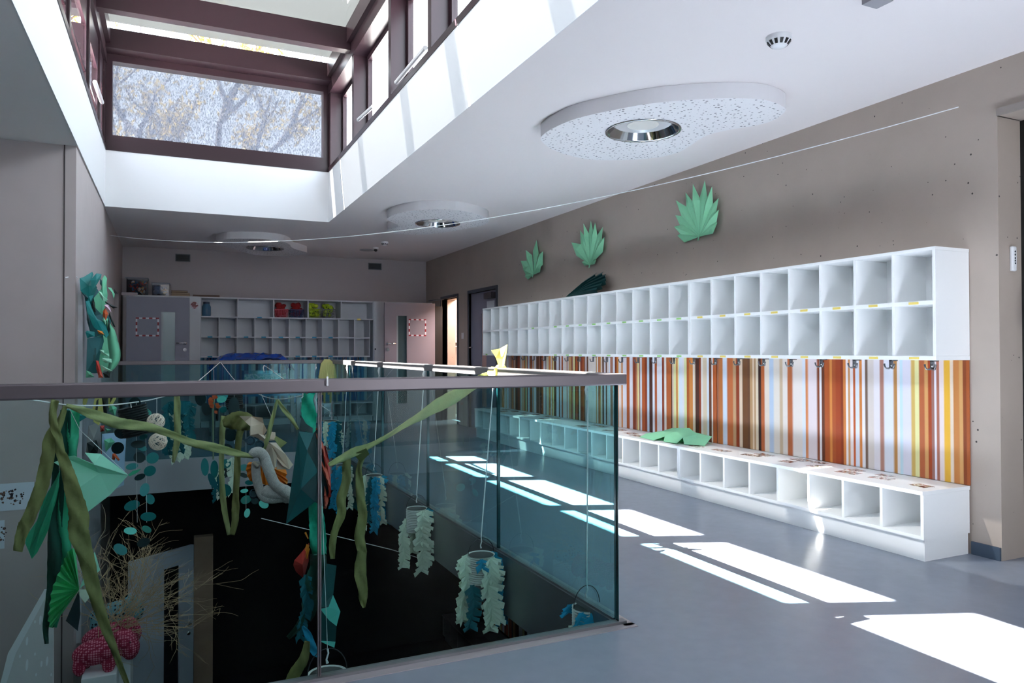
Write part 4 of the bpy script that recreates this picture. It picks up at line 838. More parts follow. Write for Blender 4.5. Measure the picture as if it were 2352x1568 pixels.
for x in (300, 390): MB().tube([at(*C4(x, 262), 5.36), at(*C4(x + 10, 1400), 5.35)], 0.0014, 5).build('string', STRING, t)
for k, (c, r_) in enumerate((((358, 968), 0.050), ((363, 1014), 0.052))):
    m = MB(); rr = random.Random(40 + k); P = at(c[0], c[1], 5.0)
    for i in range(26):
        a = Vector((rr.uniform(-1, 1), rr.uniform(-1, 1), rr.uniform(-1, 1))).normalized(); b = a.orthogonal().normalized(); d = a.cross(b); off = a * rr.uniform(-0.4, 0.4) * r_; r2 = math.sqrt(r_ ** 2 - off.length ** 2)
        m.tube([P + off + (b * math.cos(q * math.pi / 9) + d * math.sin(q * math.pi / 9)) * r2 for q in range(18)], 0.0020, 5, True)
    tag(m.build('wicker_ball', mat('pale_wicker', (240, 220, 204), 0.7)), ('upper pale wicker ball hanging beside the black lantern', 'lower pale wicker ball, under the other one')[k], 'ball', 'wicker balls')
tag(MB().tube([at(360, 914, 5.85), at(360, 960, 5.0), at(362, 990, 5.0), at(363, 1000, 5.0)], 0.0014, 5).build('ball_string', STRING), 'thin string holding the two wicker balls', 'string')

# fringed streamers
def fringe(parent, top, L_, w, mt, seed, name='streamer', lean=(0, 0), n=None, ruff=1.0):
    rr = random.Random(seed); n = n or max(3, int(L_ / 0.021)); m = MB(); top = Vector(top); cx, sy = rr.uniform(-0.03, 0.03), rr.uniform(0, 6)
    spine = [top + Vector((lean[0] * i / n + 0.010 * math.sin(i * 0.5 + sy), lean[1] * i / n, -L_ * i / n)) for i in range(n + 1)]
    m.grid([[p + Vector((-w * 0.35, 0.004, 0)), p, p + Vector((w * 0.35, 0.004, 0))] for p in spine])
    for i in range(n):
        p = spine[i]; h = L_ / n
        for s2 in (-1, 1):
            o = w * rr.uniform(0.9, 1.4); d = -0.02 * ruff * rr.uniform(0.2, 1.4); dz = -h * rr.uniform(0.9, 2.6)
            m.add([p + Vector((0, -0.002, 0)), p + Vector((s2 * o, d, dz * 0.55)), p + Vector((s2 * o * 0.85, d * 1.3, dz - h * 0.3)), p + Vector((0, -0.002, -h * 1.1))], [(0, 1, 2, 3)])
    return m.build(name, mt, parent, thick=0.0006)
t = thing('fringed_lantern', at(412, 1055, 6.62), 'pale mint fringed streamers hanging left of the craft table, behind an olive ribbon', 'lantern')
for k, (x, mt, L_) in enumerate(((388, TEALC, 0.42), (402, PALEM, 0.47), (425, PALEM, 0.45), (436, TEALC, 0.30), (414, TEALC, 0.4), (430, PALEM, 0.44))): fringe(t, at(x, 925, 6.62 + 0.02 * (k % 3)), L_, 0.035, mt, 60 + k)
MB().lathe([(0.085, 0), (0.085, -0.05), (0.08, -0.1)], at(412, 922, 6.67), 20).build('ring', TEALC, t); MB().tube([at(412, 899, 6.66), at(412, 924, 6.67)], 0.0025, 5).build('string', STRING, t)
strip('crepe_ribbon', 'olive ribbon hanging in front of the pale mint fringe', [(406,899,6,6.5),(407,930,8,6.5),(407,970,8,6.5),(408,1005,8,6.5),(402,1040,6,6.5),(398,1062,3,6.5)], OLIVE2, seed=5)
strip('crepe_ribbon', 'olive ribbon lying like a long leaf under the near handrail', [(450,893,3,6.5),(475,890,6,6.5),(510,887,9,6.5),(535,884,7,6.5),(551,880,2,6.5)], OLIVE2, seed=6)

# second cluster: spiral lantern, discs, flower, ribbons
t = thing('disc_mobile', at(530, 1190, 7.3), 'mobile of teal card discs and leaves hanging at the middle of the void', 'mobile')
discs(t, [(80,290,50,70,NAVYD),(130,390,40,60,NAVYD),(280,262,48,50,TEALD),(270,302,45,30,TEALL),(285,395,34,26,TEALD),(380,375,52,95,NAVYD),(330,490,70,45,NAVYD),(350,620,60,60,NAVYD),(310,740,60,40,NAVYD),(440,700,45,40,NAVYD),(120,910,36,80,TEALD),(205,930,36,80,TEALD),(190,1040,30,80,TEALC),(310,880,46,42,TEALD),(285,962,60,48,NAVYD),(300,1120,60,56,TEALD),(470,915,42,30,TEALD),(470,985,40,20,NAVYD),(520,1050,40,22,TEALD),(475,1125,36,18,TEALL),(490,1205,50,36,TEALL),(500,1325,26,42,TEALL),(650,1245,46,36,TEALL),(555,1165,32,38,NAVYD),(570,1215,34,30,NAVYD)], 7.3, C5, 3.921)
for x, y1 in ((383, 700), (490, 1330), (300, 1170)): MB().tube([at(*C5(x, 150 + 0.0 * x), 7.5), at(*C5(x, y1), 7.3)], 0.0018, 5).build('string', STRING, t)
t = thing('paper_lantern', at(538, 935, 7.7), 'dark ribbed paper lantern above the middle disc mobile', 'lantern')
spiral(MB(), at(537, 899, 7.7), at(539, 938, 7.7), 0.086, 9).build('body', CAND, t); MB().tube([at(538, 872, 7.86), at(537, 900, 7.7)], 0.003, 6).build('string', STRING, t)
t = thing('paper_flower', at(491, 940, 8.2), 'ragged orange paper flower on a thin stem', 'flower')
rr = random.Random(8)
for k in range(9):
    a = rr.uniform(-1.2, 1.2) + (math.pi if k % 2 else 0); c = at(492 + rr.uniform(-3, 3), 910 + k * 4, 8.2); d = Vector((math.cos(a) * 0.045, rr.uniform(-.02, .02), math.sin(a) * 0.045 + 0.01)); s3 = Vector((-d.z, 0, d.x)) * 0.5
    MB().add([c, c + d * 0.6 + s3, c + d * 1.3, c + d * 0.6 - s3], [(0, 1, 2, 3)]).build('petal', ORD, t, thick=0.001)
MB().tube([at(493, 905, 8.22), at(489, 945, 8.22), at(490, 1055, 8.22)], 0.008, 6).build('stem', mat('dull_stem', (130, 150, 120), 0.8), t)
MB().tube([at(492, 908, 8.2), at(491, 848, 8.52)], 0.0018, 5).build('string', STRING, t)
for k, (a, mt, L_) in enumerate((((534, 1050), PALEM, 0.25), ((505, 1075), PALEM, 0.2), ((497, 1080), TEALC, 0.2))): tag(fringe(None, at(a[0], a[1], 7.3), L_ * 1.3, 0.04, mt, 80 + k, 'fringe_streamer'), ('pale fringed streamer beside the long olive ribbon', 'short pale fringe behind the middle discs', 'dark blue fringe at the left of the middle discs')[k], 'streamer')
strip('crepe_ribbon', 'olive ribbon hanging lowest in the middle with a bright folded end', [(560,968,10,5.2),(550,998,8,5.2),(546,1040,7,5.2),(545,1080,8,5.2),(542,1130,7,5.2),(541,1165,9,5.2),(540,1195,8,5.2),(533,1228,6,5.2)], OLIVE, seed=7)
strip('crepe_ribbon', 'thin olive ribbon left of the lowest-hanging middle ribbon', [(514,955,6,5.25),(511,985,7,5.25),(509,1040,6,5.25),(509,1090,6,5.25),(513,1150,7,5.25),(520,1195,6,5.25),(527,1228,5,5.25)], OLIVE2, seed=8)
strip('crepe_ribbon', 'crumpled olive crepe bunched beside the brown paper', [(512,972,8,5.0),(530,968,18,5.0),(550,966,22,5.0),(570,970,20,5.0),(588,982,8,5.0)], OLIVE, seed=9, wav=0.05)
strip('crepe_ribbon', 'olive ribbon hanging in an inverted V on the middle string, left leg', [(637,918,3,4.6),(630,945,4,4.6),(622,975,5,4.6),(615,1005,5,4.6),(606,1030,5,4.6)], OLIVE2, seed=10)
strip('crepe_ribbon', 'olive ribbon hanging in an inverted V on the middle string, right leg', [(638,918,3,4.6),(650,938,5,4.6),(668,960,5,4.6),(685,986,3,4.6)], OLIVE2, seed=11)
# brown paper, orange fan, rings, plush
t = thing('wrapping_paper', at(620, 1080, 4.7), 'crumpled brown wrapping paper hanging above the grey plush', 'paper')
for pts, dy in (([(430,450),(540,455),(640,465),(650,520),(680,580),(640,640),(530,640),(520,600),(530,545),(480,500)], (0,.05,0,.06,0,.05,0,.05,0,.05)), ([(520,625),(600,610),(650,625),(700,690),(760,690),(850,800),(915,890),(880,930),(820,900),(740,800),(690,700),(600,650)], (0,-.05,0,-.06,.03,-.04,.03,0,-.05,-.03,-.07,-.02)), ([(700,590),(755,598),(758,670),(690,675),(640,640)], (.05,.04,.03,.05,.05)), ([(660,690),(720,720),(770,815),(755,925),(700,915),(655,810)], (-.06,-.09,-.05,-.02,-.02,-.03)), ([(740,800),(880,930),(765,932),(775,820)], (-.02,.02,.03,0))):
    poly(MB(), [C5(*p) for p in pts], 4.7, dy).build('fold', BROWNP, t, thick=0.002)
MB().tube([at(625, 960, 4.7), at(600, 905, 5.8)], 0.0015, 5).build('string', STRING, t)
poly(MB(), [C5(*p) for p in [(760,630),(860,690),(800,740),(745,660)]], 4.72, (0,.02,.04,0)).build('olive_scrap', OLIVE2, t, thick=0.002)
pleat_fan('paper_fan', 'orange pleated paper fan behind the grey plush arms', C5(640, 880), [C5(*p) for p in ((520,865),(495,910),(500,960),(515,1010),(545,1040),(600,1060),(650,1065),(700,1070),(745,1080),(795,1085),(835,1065),(865,1042),(845,1000),(850,935))], 4.75, ORANGE, 0.02)
t = thing('wire_rings', at(585, 1015, 4.55), 'pair of dark shiny rings hanging by the brown paper', 'rings')
for c in ((530, 672), (612, 710), (560, 1150)):
    P = at(*C5(*c), 4.55); MB().tube([P + Vector((0.022 * math.cos(a * math.pi / 8), 0.008 * math.sin(a * math.pi / 8), 0.022 * math.sin(a * math.pi / 8))) for a in range(16)], 0.005, 8, True).build('ring', mat('dark_metal_ring', (30, 50, 60), 0.15, metal=0.9), t, smooth=True)
FUR = mat('grey_fur', (205, 198, 193), 0.95, bump=0.8, bscale=260, vary=0.12, vscale=60)
t = thing('plush_toy', at(620, 1155, 4.45), 'grey furry plush toy with long curled arms hooked over the olive ribbon', 'plush toy')
k_ = 4.45 / F_PX / 0.93
m = MB(); m.tube(spline([at(*C5(*p), 4.43) for p in ((540,815),(565,785),(610,778),(650,815),(680,900),(715,990),(755,1070),(830,1120),(905,1165))], 5), [0.018, 0.022, 0.026, 0.028, 0.029] + [0.031] * 30 + [0.036] * 6, 12); m.build('arm', FUR, t, smooth=True)
m = MB(); m.tube(spline([at(*C5(*p), 4.47) for p in ((585,860),(578,930),(590,1030),(612,1110),(650,1180),(720,1200),(800,1190),(900,1180))], 5), [0.016, 0.022] + [0.026] * 30 + [0.034] * 4, 12); m.build('arm', FUR, t, smooth=True)
m = MB(); m.tube(spline([at(*C5(*p), 4.46) for p in ((640,1110),(700,1140),(780,1150),(860,1160),(960,1190))], 4), [0.02] + [0.034] * 10 + [0.045] * 6, 12); m.build('body', FUR, t, smooth=True)
MB().tube([at(*C5(560, 870), 4.44), at(*C5(600, 905), 4.42)], 0.010, 8).build('claw', mat('plush_claw', (190, 176, 160), 0.7), t, smooth=True)
m = MB()
for pts, dy in (([(965,590),(985,1110),(850,1425)], (0,-.06,.0)), ([(965,590),(1100,605),(1040,765)], (0,.02,-.05)), ([(965,590),(1040,765),(1140,950),(985,1110)], (0,-.05,.03,-.06)), ([(850,1425),(985,1110),(1110,1225)], (0,-.06,.02))): poly(m, [C5(*p) for p in pts], 3.85, dy)
t = thing('zigzag_paper', at(700, 1200, 3.85), 'tall dark teal zigzag-folded paper with a coral fringe', 'paper')
m.build('fold', mat('deep_teal_card', (14, 84, 88), 0.55), t, thick=0.002)
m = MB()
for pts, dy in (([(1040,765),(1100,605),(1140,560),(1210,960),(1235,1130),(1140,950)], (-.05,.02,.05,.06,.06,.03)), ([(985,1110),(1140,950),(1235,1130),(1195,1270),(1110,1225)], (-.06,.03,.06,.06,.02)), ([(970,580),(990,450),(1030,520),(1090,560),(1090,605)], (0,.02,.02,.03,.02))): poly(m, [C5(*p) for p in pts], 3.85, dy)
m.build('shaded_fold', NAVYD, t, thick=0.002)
ribbon(MB(), [(*C5(1130,560),3,3.9),(*C5(1145,640),4,3.9),(*C5(1175,740),5,3.9),(*C5(1185,850),5,3.9),(*C5(1205,960),6,3.9),(*C5(1222,1080),6,3.9),(*C5(1215,1190),6,3.9),(*C5(1200,1285),3,3.9)], 0.03, 12).build('fringe', CORAL, t, thick=0.001)
ribbon(MB(), [(*C5(1195,720),3,3.95),(*C5(1225,900),5,3.95),(*C5(1235,1100),5,3.95),(*C5(1240,1180),4,3.95)], 0.03, 14).build('red_edge', REDP, t, thick=0.001)
t = thing('net_streamer', at(725, 1290, 3.95), 'turquoise net streamer running down behind the near glass joint', 'streamer')
ribbon(MB(), [(*C5(1060,235),12,3.95),(*C5(1060,300),17,3.95),(*C5(1058,400),18,3.95),(*C5(1060,500),16,3.95),(*C5(1075,600),12,3.95),(*C5(1100,800),10,4.0),(*C5(1110,1100),14,4.0),(*C5(1120,1320),17,3.98),(*C6(680,100),18,3.96),(*C6(690,260),19,3.95),(*C6(700,380),16,3.95)], 0.03, 15, 4).build('net', NET, t, thick=0.0008, smooth=True)
MB().tube([at(*C5(1000, 235), 3.95), at(*C5(1003, 275), 3.95), at(*C5(990, 290), 3.95)], 0.003, 6).build('hook', STRING, t)
ribbon(MB(), [(*C6(690,370),18,3.9),(*C6(690,500),20,3.9),(*C6(650,640),20,3.9),(*C6(620,780),20,3.9),(*C6(600,920),16,3.9),(*C6(540,1010),11,3.9),(*C6(480,1080),7,3.9),(*C6(410,1150),5,3.9)], 0.05, 16).build('dark_tail', DGREEN, t, thick=0.001, smooth=True)
fringe(t, at(*C6(590, 560), 3.88), 0.32, 0.025, TEALC, 17, 'fringe', lean=(-0.03, 0))
t = thing('paper_bird', at(690, 1330, 4.0), 'red paper bird with yellow feathers hanging left of the turquoise net', 'paper bird')
m = MB(); m.add([at(*C6(*p), 4.0 + d) for p, d in (((605,270),0),((580,300),-.03),((540,350),-.06),((470,430),-.04),((460,475),-.02),((485,535),0),((555,600),0),((600,440),.03),((545,470),-.10))], [(0,1,8),(1,2,8),(2,3,8),(3,4,8),(4,5,8),(5,6,8),(6,7,8),(7,0,8)]); m.build('body', REDP, t, thick=0.002, smooth=False)
for a, b in (((570,170),(598,230)), ((590,280),(555,380)), ((600,290),(570,400)), ((605,320),(585,415))): MB().tube([at(*C6(*a), 3.96), at(*C6(*b), 3.95)], [0.005, 0.003], 6).build('feather', ORANGE, t)
strip('crepe_ribbon', 'bright blue paper strip at the foot of the turquoise net', [(*C6(545,1040),3,3.7),(*C6(590,1110),8,3.7),(*C6(625,1200),9,3.7),(*C6(660,1280),9,3.7),(*C6(705,1320),5,3.7)], BLUEC, seed=18)
t = thing('zigzag_paper', at(755, 1490, 3.75), 'light teal zigzag paper hanging beside the near glass joint at the bottom', 'paper')
for pts, dy, mt in (([(825,745),(895,905),(860,1040),(790,985),(708,880),(785,865)], (0,.02,0,-.02,-.04,-.03), TEALL), ([(695,1175),(850,1185),(840,1240),(770,1210)], (0,.02,0,-.02), TEALL), ([(708,880),(790,985),(860,1040),(850,1185),(692,1175)], (-.04,-.02,0,.02,0), DTEAL), ([(690,760),(770,460),(860,480),(830,745),(785,865),(706,870)], (0,0,.02,0,-.03,-.04), DTEAL)):
    poly(MB(), [C6(*p) for p in pts], 3.75, dy).build('fold', mt, t, thick=0.0015)
strip('crepe_ribbon', 'olive ribbon end curving down at the bottom edge beside the glass joint', [(*C6(590,1180),6,3.6),(*C6(572,1290),10,3.6),(*C6(545,1370),12,3.6),(*C6(490,1450),13,3.6),(*C6(440,1550),14,3.6),(*C6(425,1600),12,3.6)], OLIVE, seed=19)
# ribbons on the right side
strip('crepe_ribbon', 'pale olive ribbon rising diagonally to the knot on the right handrail', [(*C7(50,775),4,3.30),(*C7(150,725),8,3.36),(*C7(260,670),10,3.42),(*C7(380,620),6,3.5),(*C7(520,545),5,3.58),(*C7(640,468),6,3.66),(*C7(780,388),10,3.75),(*C7(930,295),15,3.84),(*C7(1010,255),16,3.89),(*C7(1090,205),14,3.94),(*C7(1180,145),13,3.98),(*C7(1250,105),12,4.01),(1122,862,9,4.03)], OLIVE2, seed=20)
strip('crepe_ribbon', 'wavy olive ribbon hanging right of the near glass joint', [(*C7(200,690),8,3.45),(*C7(190,800),10,3.45),(*C7(188,900),10,3.45),(*C7(150,1040),11,3.45),(*C7(150,1160),10,3.45),(*C7(100,1290),8,3.45),(*C7(80,1400),8,3.45),(*C7(82,1510),5,3.45)], OLIVE, seed=21)
strip('crepe_ribbon', 'longest wavy olive ribbon hanging free over the dark void', [(*C7(335,660),8,3.47),(*C7(290,790),6,3.53),(*C7(292,910),9,3.55),(*C7(303,1050),10,3.55),(*C7(318,1180),11,3.55),(*C7(292,1330),12,3.55),(*C7(312,1440),11,3.55),(*C6(1095,370),11,3.55),(*C6(1080,540),14,3.55),(*C6(1105,700),11,3.55),(*C6(1108,800),9,3.55),(*C6(1115,870),3,3.55)], OLIVE, seed=22)
tag(poly(MB(), [C7(*p) for p in [(245,690),(345,645),(370,690),(300,755)]], 3.43, (0,.0,.02,.03)).build('paper_leaf', mat('dark_olive_crepe', (92, 98, 50), 0.85, translucent=0.3), thick=0.001), 'dark olive folded crepe leaf hanging from the diagonal ribbon', 'paper leaf')
t = thing('crepe_knot', (1.80, 4.03, HT), 'pale yellow crepe knot tied round the right handrail', 'ribbon')
K = Vector((1.80, 4.03, HT)); m = MB()
m.grid([[K + Vector((-0.015, -0.01, 0.0)), K + Vector((0, -0.02, 0.005)), K + Vector((0.015, -0.01, 0))], [K + Vector((-0.045, -0.03, 0.06)), K + Vector((-0.01, -0.05, 0.07)), K + Vector((0.02, -0.03, 0.07))], [K + Vector((-0.075, -0.03, 0.105)), K + Vector((-0.02, -0.03, 0.115)), K + Vector((0.03, -0.03, 0.14))]])
m.build('tail', YCREPE, t, thick=0.001)
m = MB(); m.tube([K + Vector((0.034 * math.cos(a * math.pi / 6), 0, -0.025 + 0.036 * math.sin(a * math.pi / 6))) for a in range(12)], 0.013, 8, True); m.build('knot', YCREPE, t, smooth=True)
m = MB(); m.grid([[K + Vector((-0.01, d * 0.12, -0.0 + 0.004 * d)) , K + Vector((-0.034, d * 0.12, -0.02)), K + Vector((-0.04, d * 0.14, -0.05 - 0.02 * d))] for d in (0, 0.3, 0.6, 1.0)]); m.build('wrap', YCREPE, t, thick=0.001)
t = thing('crepe_knot', (0.98, 9.03, 0.8), 'pale yellow crepe bunch hanging over the back handrail', 'ribbon')
m = MB(); rr = random.Random(4); c = at(752, 826, 8.98)
for k in range(8):
    u = -0.09 + 0.18 * k / 7; m.tube([c + Vector((u * 0.25, 0.02, 0.0)), c + Vector((u * 0.7, -0.02, -0.05)), c + Vector((u, -0.02, -0.20)), c + Vector((u * 0.95, -0.01, -0.32 - 0.3 * (k % 3) / 3))], [0.012, 0.018, 0.020, 0.012], 8)
m.build('bunch', YCREPE, t, smooth=True)
# strings with lanterns along the right handrail
def tin_lantern(label, tie, ctop, r, h, y, streamers, seed, hang_r=0.05, can=None, drop=None):
    P = at(ctop[0], ctop[1], y); t = thing('fringed_lantern', P + Vector((0, 0, -h)), label, 'lantern', 'fringed lanterns along the right railing')
    spiral(MB(), P, P + Vector((0, 0, -h)), r, max(6, int(h / 0.012)), 24).build('can', can or CAN, t)
    MB().lathe([(r * 0.9, -0.004), (0, -0.004)], P, 20).build('cap', CAND, t)
    hook = P + Vector((0, 0, hang_r + 0.04)); w = MB(); w.tube([P + Vector((r * math.cos(a * math.pi / 12), 0, (hang_r + 0.04) * math.sin(a * math.pi / 12))) for a in range(13)], 0.0022, 6); w.build('handle', WIRE, t)
    q = MB(); T_ = Vector(tie); q.tube([T_, hook], 0.0034 if r != 0.0801 else 0.0012, 6); q.tube([hook, hook + Vector((0.004, 0, -0.02)), hook + Vector((-0.004, 0, -0.045)), hook + Vector((0, 0, -0.06))], [0.004, 0.0035, 0.0035, 0.006], 6)
    q.tube([T_ + Vector((0.0, 0, 0)), T_ + Vector((-0.012, 0, -0.03)), T_ + Vector((-0.002, 0, -0.08))], [0.008, 0.006, 0.004], 6); q.build('string', STRING, t)
    for k, (a, mt, L_, w2, *dz) in enumerate(streamers):
        a = math.radians(a - 30); fringe(t, P + Vector((math.cos(a) * (r + 0.008), math.sin(a) * (r + 0.008), -0.005 - (dz[0] if dz else 0))), L_, w2, mt, seed * 10 + k, lean=(math.cos(a) * 0.02, math.sin(a) * 0.01))
    return t
B_, P_, T_2 = BLUEC, PALEM, TEALC
tin_lantern('blue and white fringed grey lantern hanging at the near corner of the glass', (1.768, 2.96, 1.05), (1348, 1392), 0.072, 0.16, 3.02, [(-70, B_, 0.15, 0.05), (-45, B_, 0.16, 0.06), (-20, P_, 0.16, 0.05), (5, P_, 0.15, 0.05), (30, B_, 0.12, 0.04), (-165, P_, 0.22, 0.03, 0.08), (-110, B_, 0.05, 0.04), (100, B_, 0.05, 0.05), (150, B_, 0.04, 0.05)], 1, 0.06)
tin_lantern('largest pale fringed lantern, hanging from the first glass joint on the right', (1.768, 4.06, 1.05), (1105, 1272), 0.082, 0.16, 4.0, [(-165, P_, 0.38, 0.045), (-150, P_, 0.36, 0.035), (-52, P_, 0.41, 0.045), (-30, P_, 0.36, 0.045), (5, B_, 0.40, 0.04), (-112, T_2, 0.24, 0.04, 0.15), (60, B_, 0.36, 0.04), (-75, B_, 0.05, 0.03), (150, P_, 0.34, 0.04)], 2, 0.055)
tin_lantern('pale fringed grey lantern hanging from the second glass joint on the right', (1.768, 5.40, 1.05), (957, 1166), 0.080, 0.17, 5.3, [(-160, P_, 0.36, 0.04, 0.07), (-55, P_, 0.44, 0.05), (-30, P_, 0.40, 0.045), (0, B_, 0.10, 0.05), (30, T_2, 0.35, 0.04), (120, P_, 0.35, 0.04)], 3, 0.06)
tin_lantern('blue and white fringed lantern hanging from the third glass joint on the right', (1.768, 6.74, 1.05), (859, 1090), 0.078, 0.17, 6.6, [(-150, P_, 0.46, 0.035), (-100, T_2, 0.40, 0.03), (-70, B_, 0.48, 0.035), (-30, P_, 0.42, 0.03), (0, B_, 0.42, 0.04), (180, P_, 0.4, 0.035)], 4, 0.06)
tin_lantern('dark blue fringed lantern half hidden behind the wavy olive ribbons', (1.768, 8.10, 1.05), (788, 1066), 0.080, 0.17, 7.9, [(-150, B_, 0.45, 0.035), (-90, B_, 0.48, 0.04), (-30, P_, 0.44, 0.03), (10, T_2, 0.46, 0.04)], 5, 0.06)
tin_lantern('blue fringed lantern hanging from the back railing behind the near glass joint', (0.99, 9.0, 1.04), (758, 965), 0.085, 0.18, 8.4, [(-150, B_, 0.40, 0.04), (-100, P_, 0.36, 0.025), (-60, B_, 0.40, 0.04), (-20, T_2, 0.42, 0.04), (20, P_, 0.30, 0.03)], 6, 0.06)
tin_lantern('fringed lantern at the very bottom, cut by the floor edge by the glass joint', (0.50, 2.80, 1.05), (752, 1545), 0.0801, 0.10, 3.05, [(-160, P_, 0.06, 0.05), (-100, B_, 0.05, 0.05), (-50, P_, 0.06, 0.05), (-20, P_, 0.08, 0.05)], 7, 0.06)

# ================================================================== COLLAGE ON THE LEFT WALL
t = thing('wall_board', (XL, 7.9, 0.2), 'narrow grey pin board on the left wall behind the green paper collage', 'board')
MB().box(XL, XL + 0.03, 7.05, 8.9, -1.2, 1.78).build('panel', mat('board_grey', (150, 152, 160), 0.6, vary=0.1, vscale=8), t)
MB().box(XL, XL + 0.034, 7.02, 7.05, -1.2, 1.80).build('edge', mat('board_edge', (205, 206, 214), 0.4), t)
t = thing('paper_collage', (-0.62, 7.5, -0.4), 'tall jungle collage of green, teal and orange paper on the left wall', 'collage')
TL1 = mat('teal_paper', (14, 122, 122), 0.6); TL2 = mat('deep_teal_paper', (10, 80, 86), 0.6); MN2 = mat('collage_mint', (104, 188, 150), 0.65); MN3 = mat('collage_pale_mint', (150, 215, 185), 0.65); BLK = mat('collage_black', (10, 30, 32), 0.6)
YEL = mat('collage_yellow', (202, 196, 112), 0.7); PNK = mat('collage_pink', (222, 190, 208), 0.7); LBL = mat('collage_pale_blue', (158, 186, 216), 0.7); GRY = mat('collage_grey', (140, 140, 142), 0.8)
def leaf(pts, mt, conv, y, k=0.0, name='paper_piece'):
    q = [conv(*p) for p in pts]; cx = sum(p[0] for p in q) / len(q); cy_ = sum(p[1] for p in q) / len(q)
    m = MB(); c = at(cx, cy_, y - 0.05); m.v = [c] + [at(p[0], p[1], y + k * (p[0] - cx)) for p in q]; n = len(q); m.f = [(0, i + 1, (i + 1) % n + 1) for i in range(n)]
    return m.build(name, mt, t, thick=0.002)
for pts, mt, y in (
 ([(165,330),(230,300),(330,330),(400,450),(420,620),(330,740),(215,700),(190,500)], TL2, 7.5), ([(330,900),(470,880),(520,1000),(500,1250),(380,1340),(330,1200)], MN2, 7.5), ([(230,420),(290,400),(300,520),(250,560),(205,500)], TL1, 7.28), ([(400,640),(470,700),(480,840),(420,820)], MN2, 7.36),
 ([(205,700),(205,560),(260,560),(430,600),(500,700),(470,880),(380,920),(260,900)], TL2, 7.55),
 ([(120,200),(165,190),(270,125),(285,160),(255,235),(330,310),(280,440),(245,470),(180,410),(130,350)], TL1, 7.30),
 ([(250,225),(320,145),(382,152),(372,200),(320,285),(270,350)], TL1, 7.24), ([(140,370),(200,400),(250,470),(190,440)], TL2, 7.27),
 ([(393,205),(420,166),(448,205),(440,290),(455,400),(425,600),(385,640),(310,560),(290,440),(380,330)], MN2, 7.32),
 ([(345,358),(380,372),(410,425),(462,462),(405,476),(370,425)], MN3, 7.2), ([(455,310),(500,320),(540,390),(530,450),(510,380)], MN2, 7.4), ([(365,205),(385,230),(385,300),(365,270)], TL1, 7.36),
 ([(270,480),(310,455),(312,610),(265,600)], BLK, 7.26), ([(425,480),(575,555),(520,560),(540,575),(430,500)], BLK, 7.3), ([(475,610),(550,790),(525,780),(470,650)], BLK, 7.3), ([(465,680),(505,850),(450,860)], BLK, 7.3),
 ([(190,480),(230,472),(270,600),(330,690),(425,740),(470,880),(440,920),(360,840),(285,790),(215,620)], TL1, 7.16), ([(205,600),(250,640),(240,780),(215,740)], TL2, 7.2),
 ([(190,850),(210,830),(300,850),(300,900),(210,922)], TL1, 7.14),
 ([(400,600),(425,558),(462,625),(430,722),(400,665)], ORD, 7.24), ([(330,825),(390,840),(415,880),(350,870)], ORANGE, 7.1), ([(415,525),(470,505),(500,612),(430,575)], PNK, 7.26), ([(395,705),(410,670),(440,735),(430,760)], MN3, 7.22),
 ([(212,925),(400,890),(410,960),(360,1130),(350,1260),(375,1340),(290,1345),(200,1330),(205,1100)], TL2, 7.2),
 ([(360,1060),(410,1070),(395,1100),(470,1110),(470,1140),(385,1120)], MN3, 7.12), ([(390,1160),(500,1170),(505,1215),(440,1220),(395,1190)], MN3, 7.12), ([(370,1240),(470,1290),(520,1320),(400,1310)], MN3, 7.14),
 ([(315,1190),(345,1195),(362,1250),(400,1385),(350,1390),(320,1290)], REDP, 7.08), ([(355,1300),(405,1395),(345,1395)], CORAL, 7.06), ([(200,1310),(250,1330),(300,1390),(195,1395)], MN2, 7.1), ([(400,1340),(490,1310),(480,1395),(420,1395)], BLK, 7.3)):
    leaf(pts, mt, C3, y - 0.42, 0.004)
m = MB(); rows = []
for i in range(13):                                   # the puffed mint pod
    v = i / 12; cx = [448,470,492,505,512,520,530,540,545,540,525,500,470][i]; hw = [12,30,45,52,58,62,66,68,66,62,55,40,10][i]; yy = 715 + 620 * v; row = []
    for k in range(9):
        u = -1 + k / 4; p = C3(cx + hw * u, yy + (6 if i % 2 else -6) * (1 - u * u)); row.append(at(p[0], p[1], 6.96 - 0.10 * math.sqrt(max(0, 1 - u * u))))
    rows.append(row)
m.grid(rows).build('pod', MN2, t, thick=0.002, smooth=True)
m = MB()
for i, x in enumerate((215, 260, 300, 230, 285)): m.grid([[at(*C3(x + dx, yy), 6.75 - 0.01 * i) for dx in (0, 18)] for yy in (960 + 40 * i, 1060 + 30 * i, 1200)])
m.build('stripes', DTEAL, t, thick=0.001)
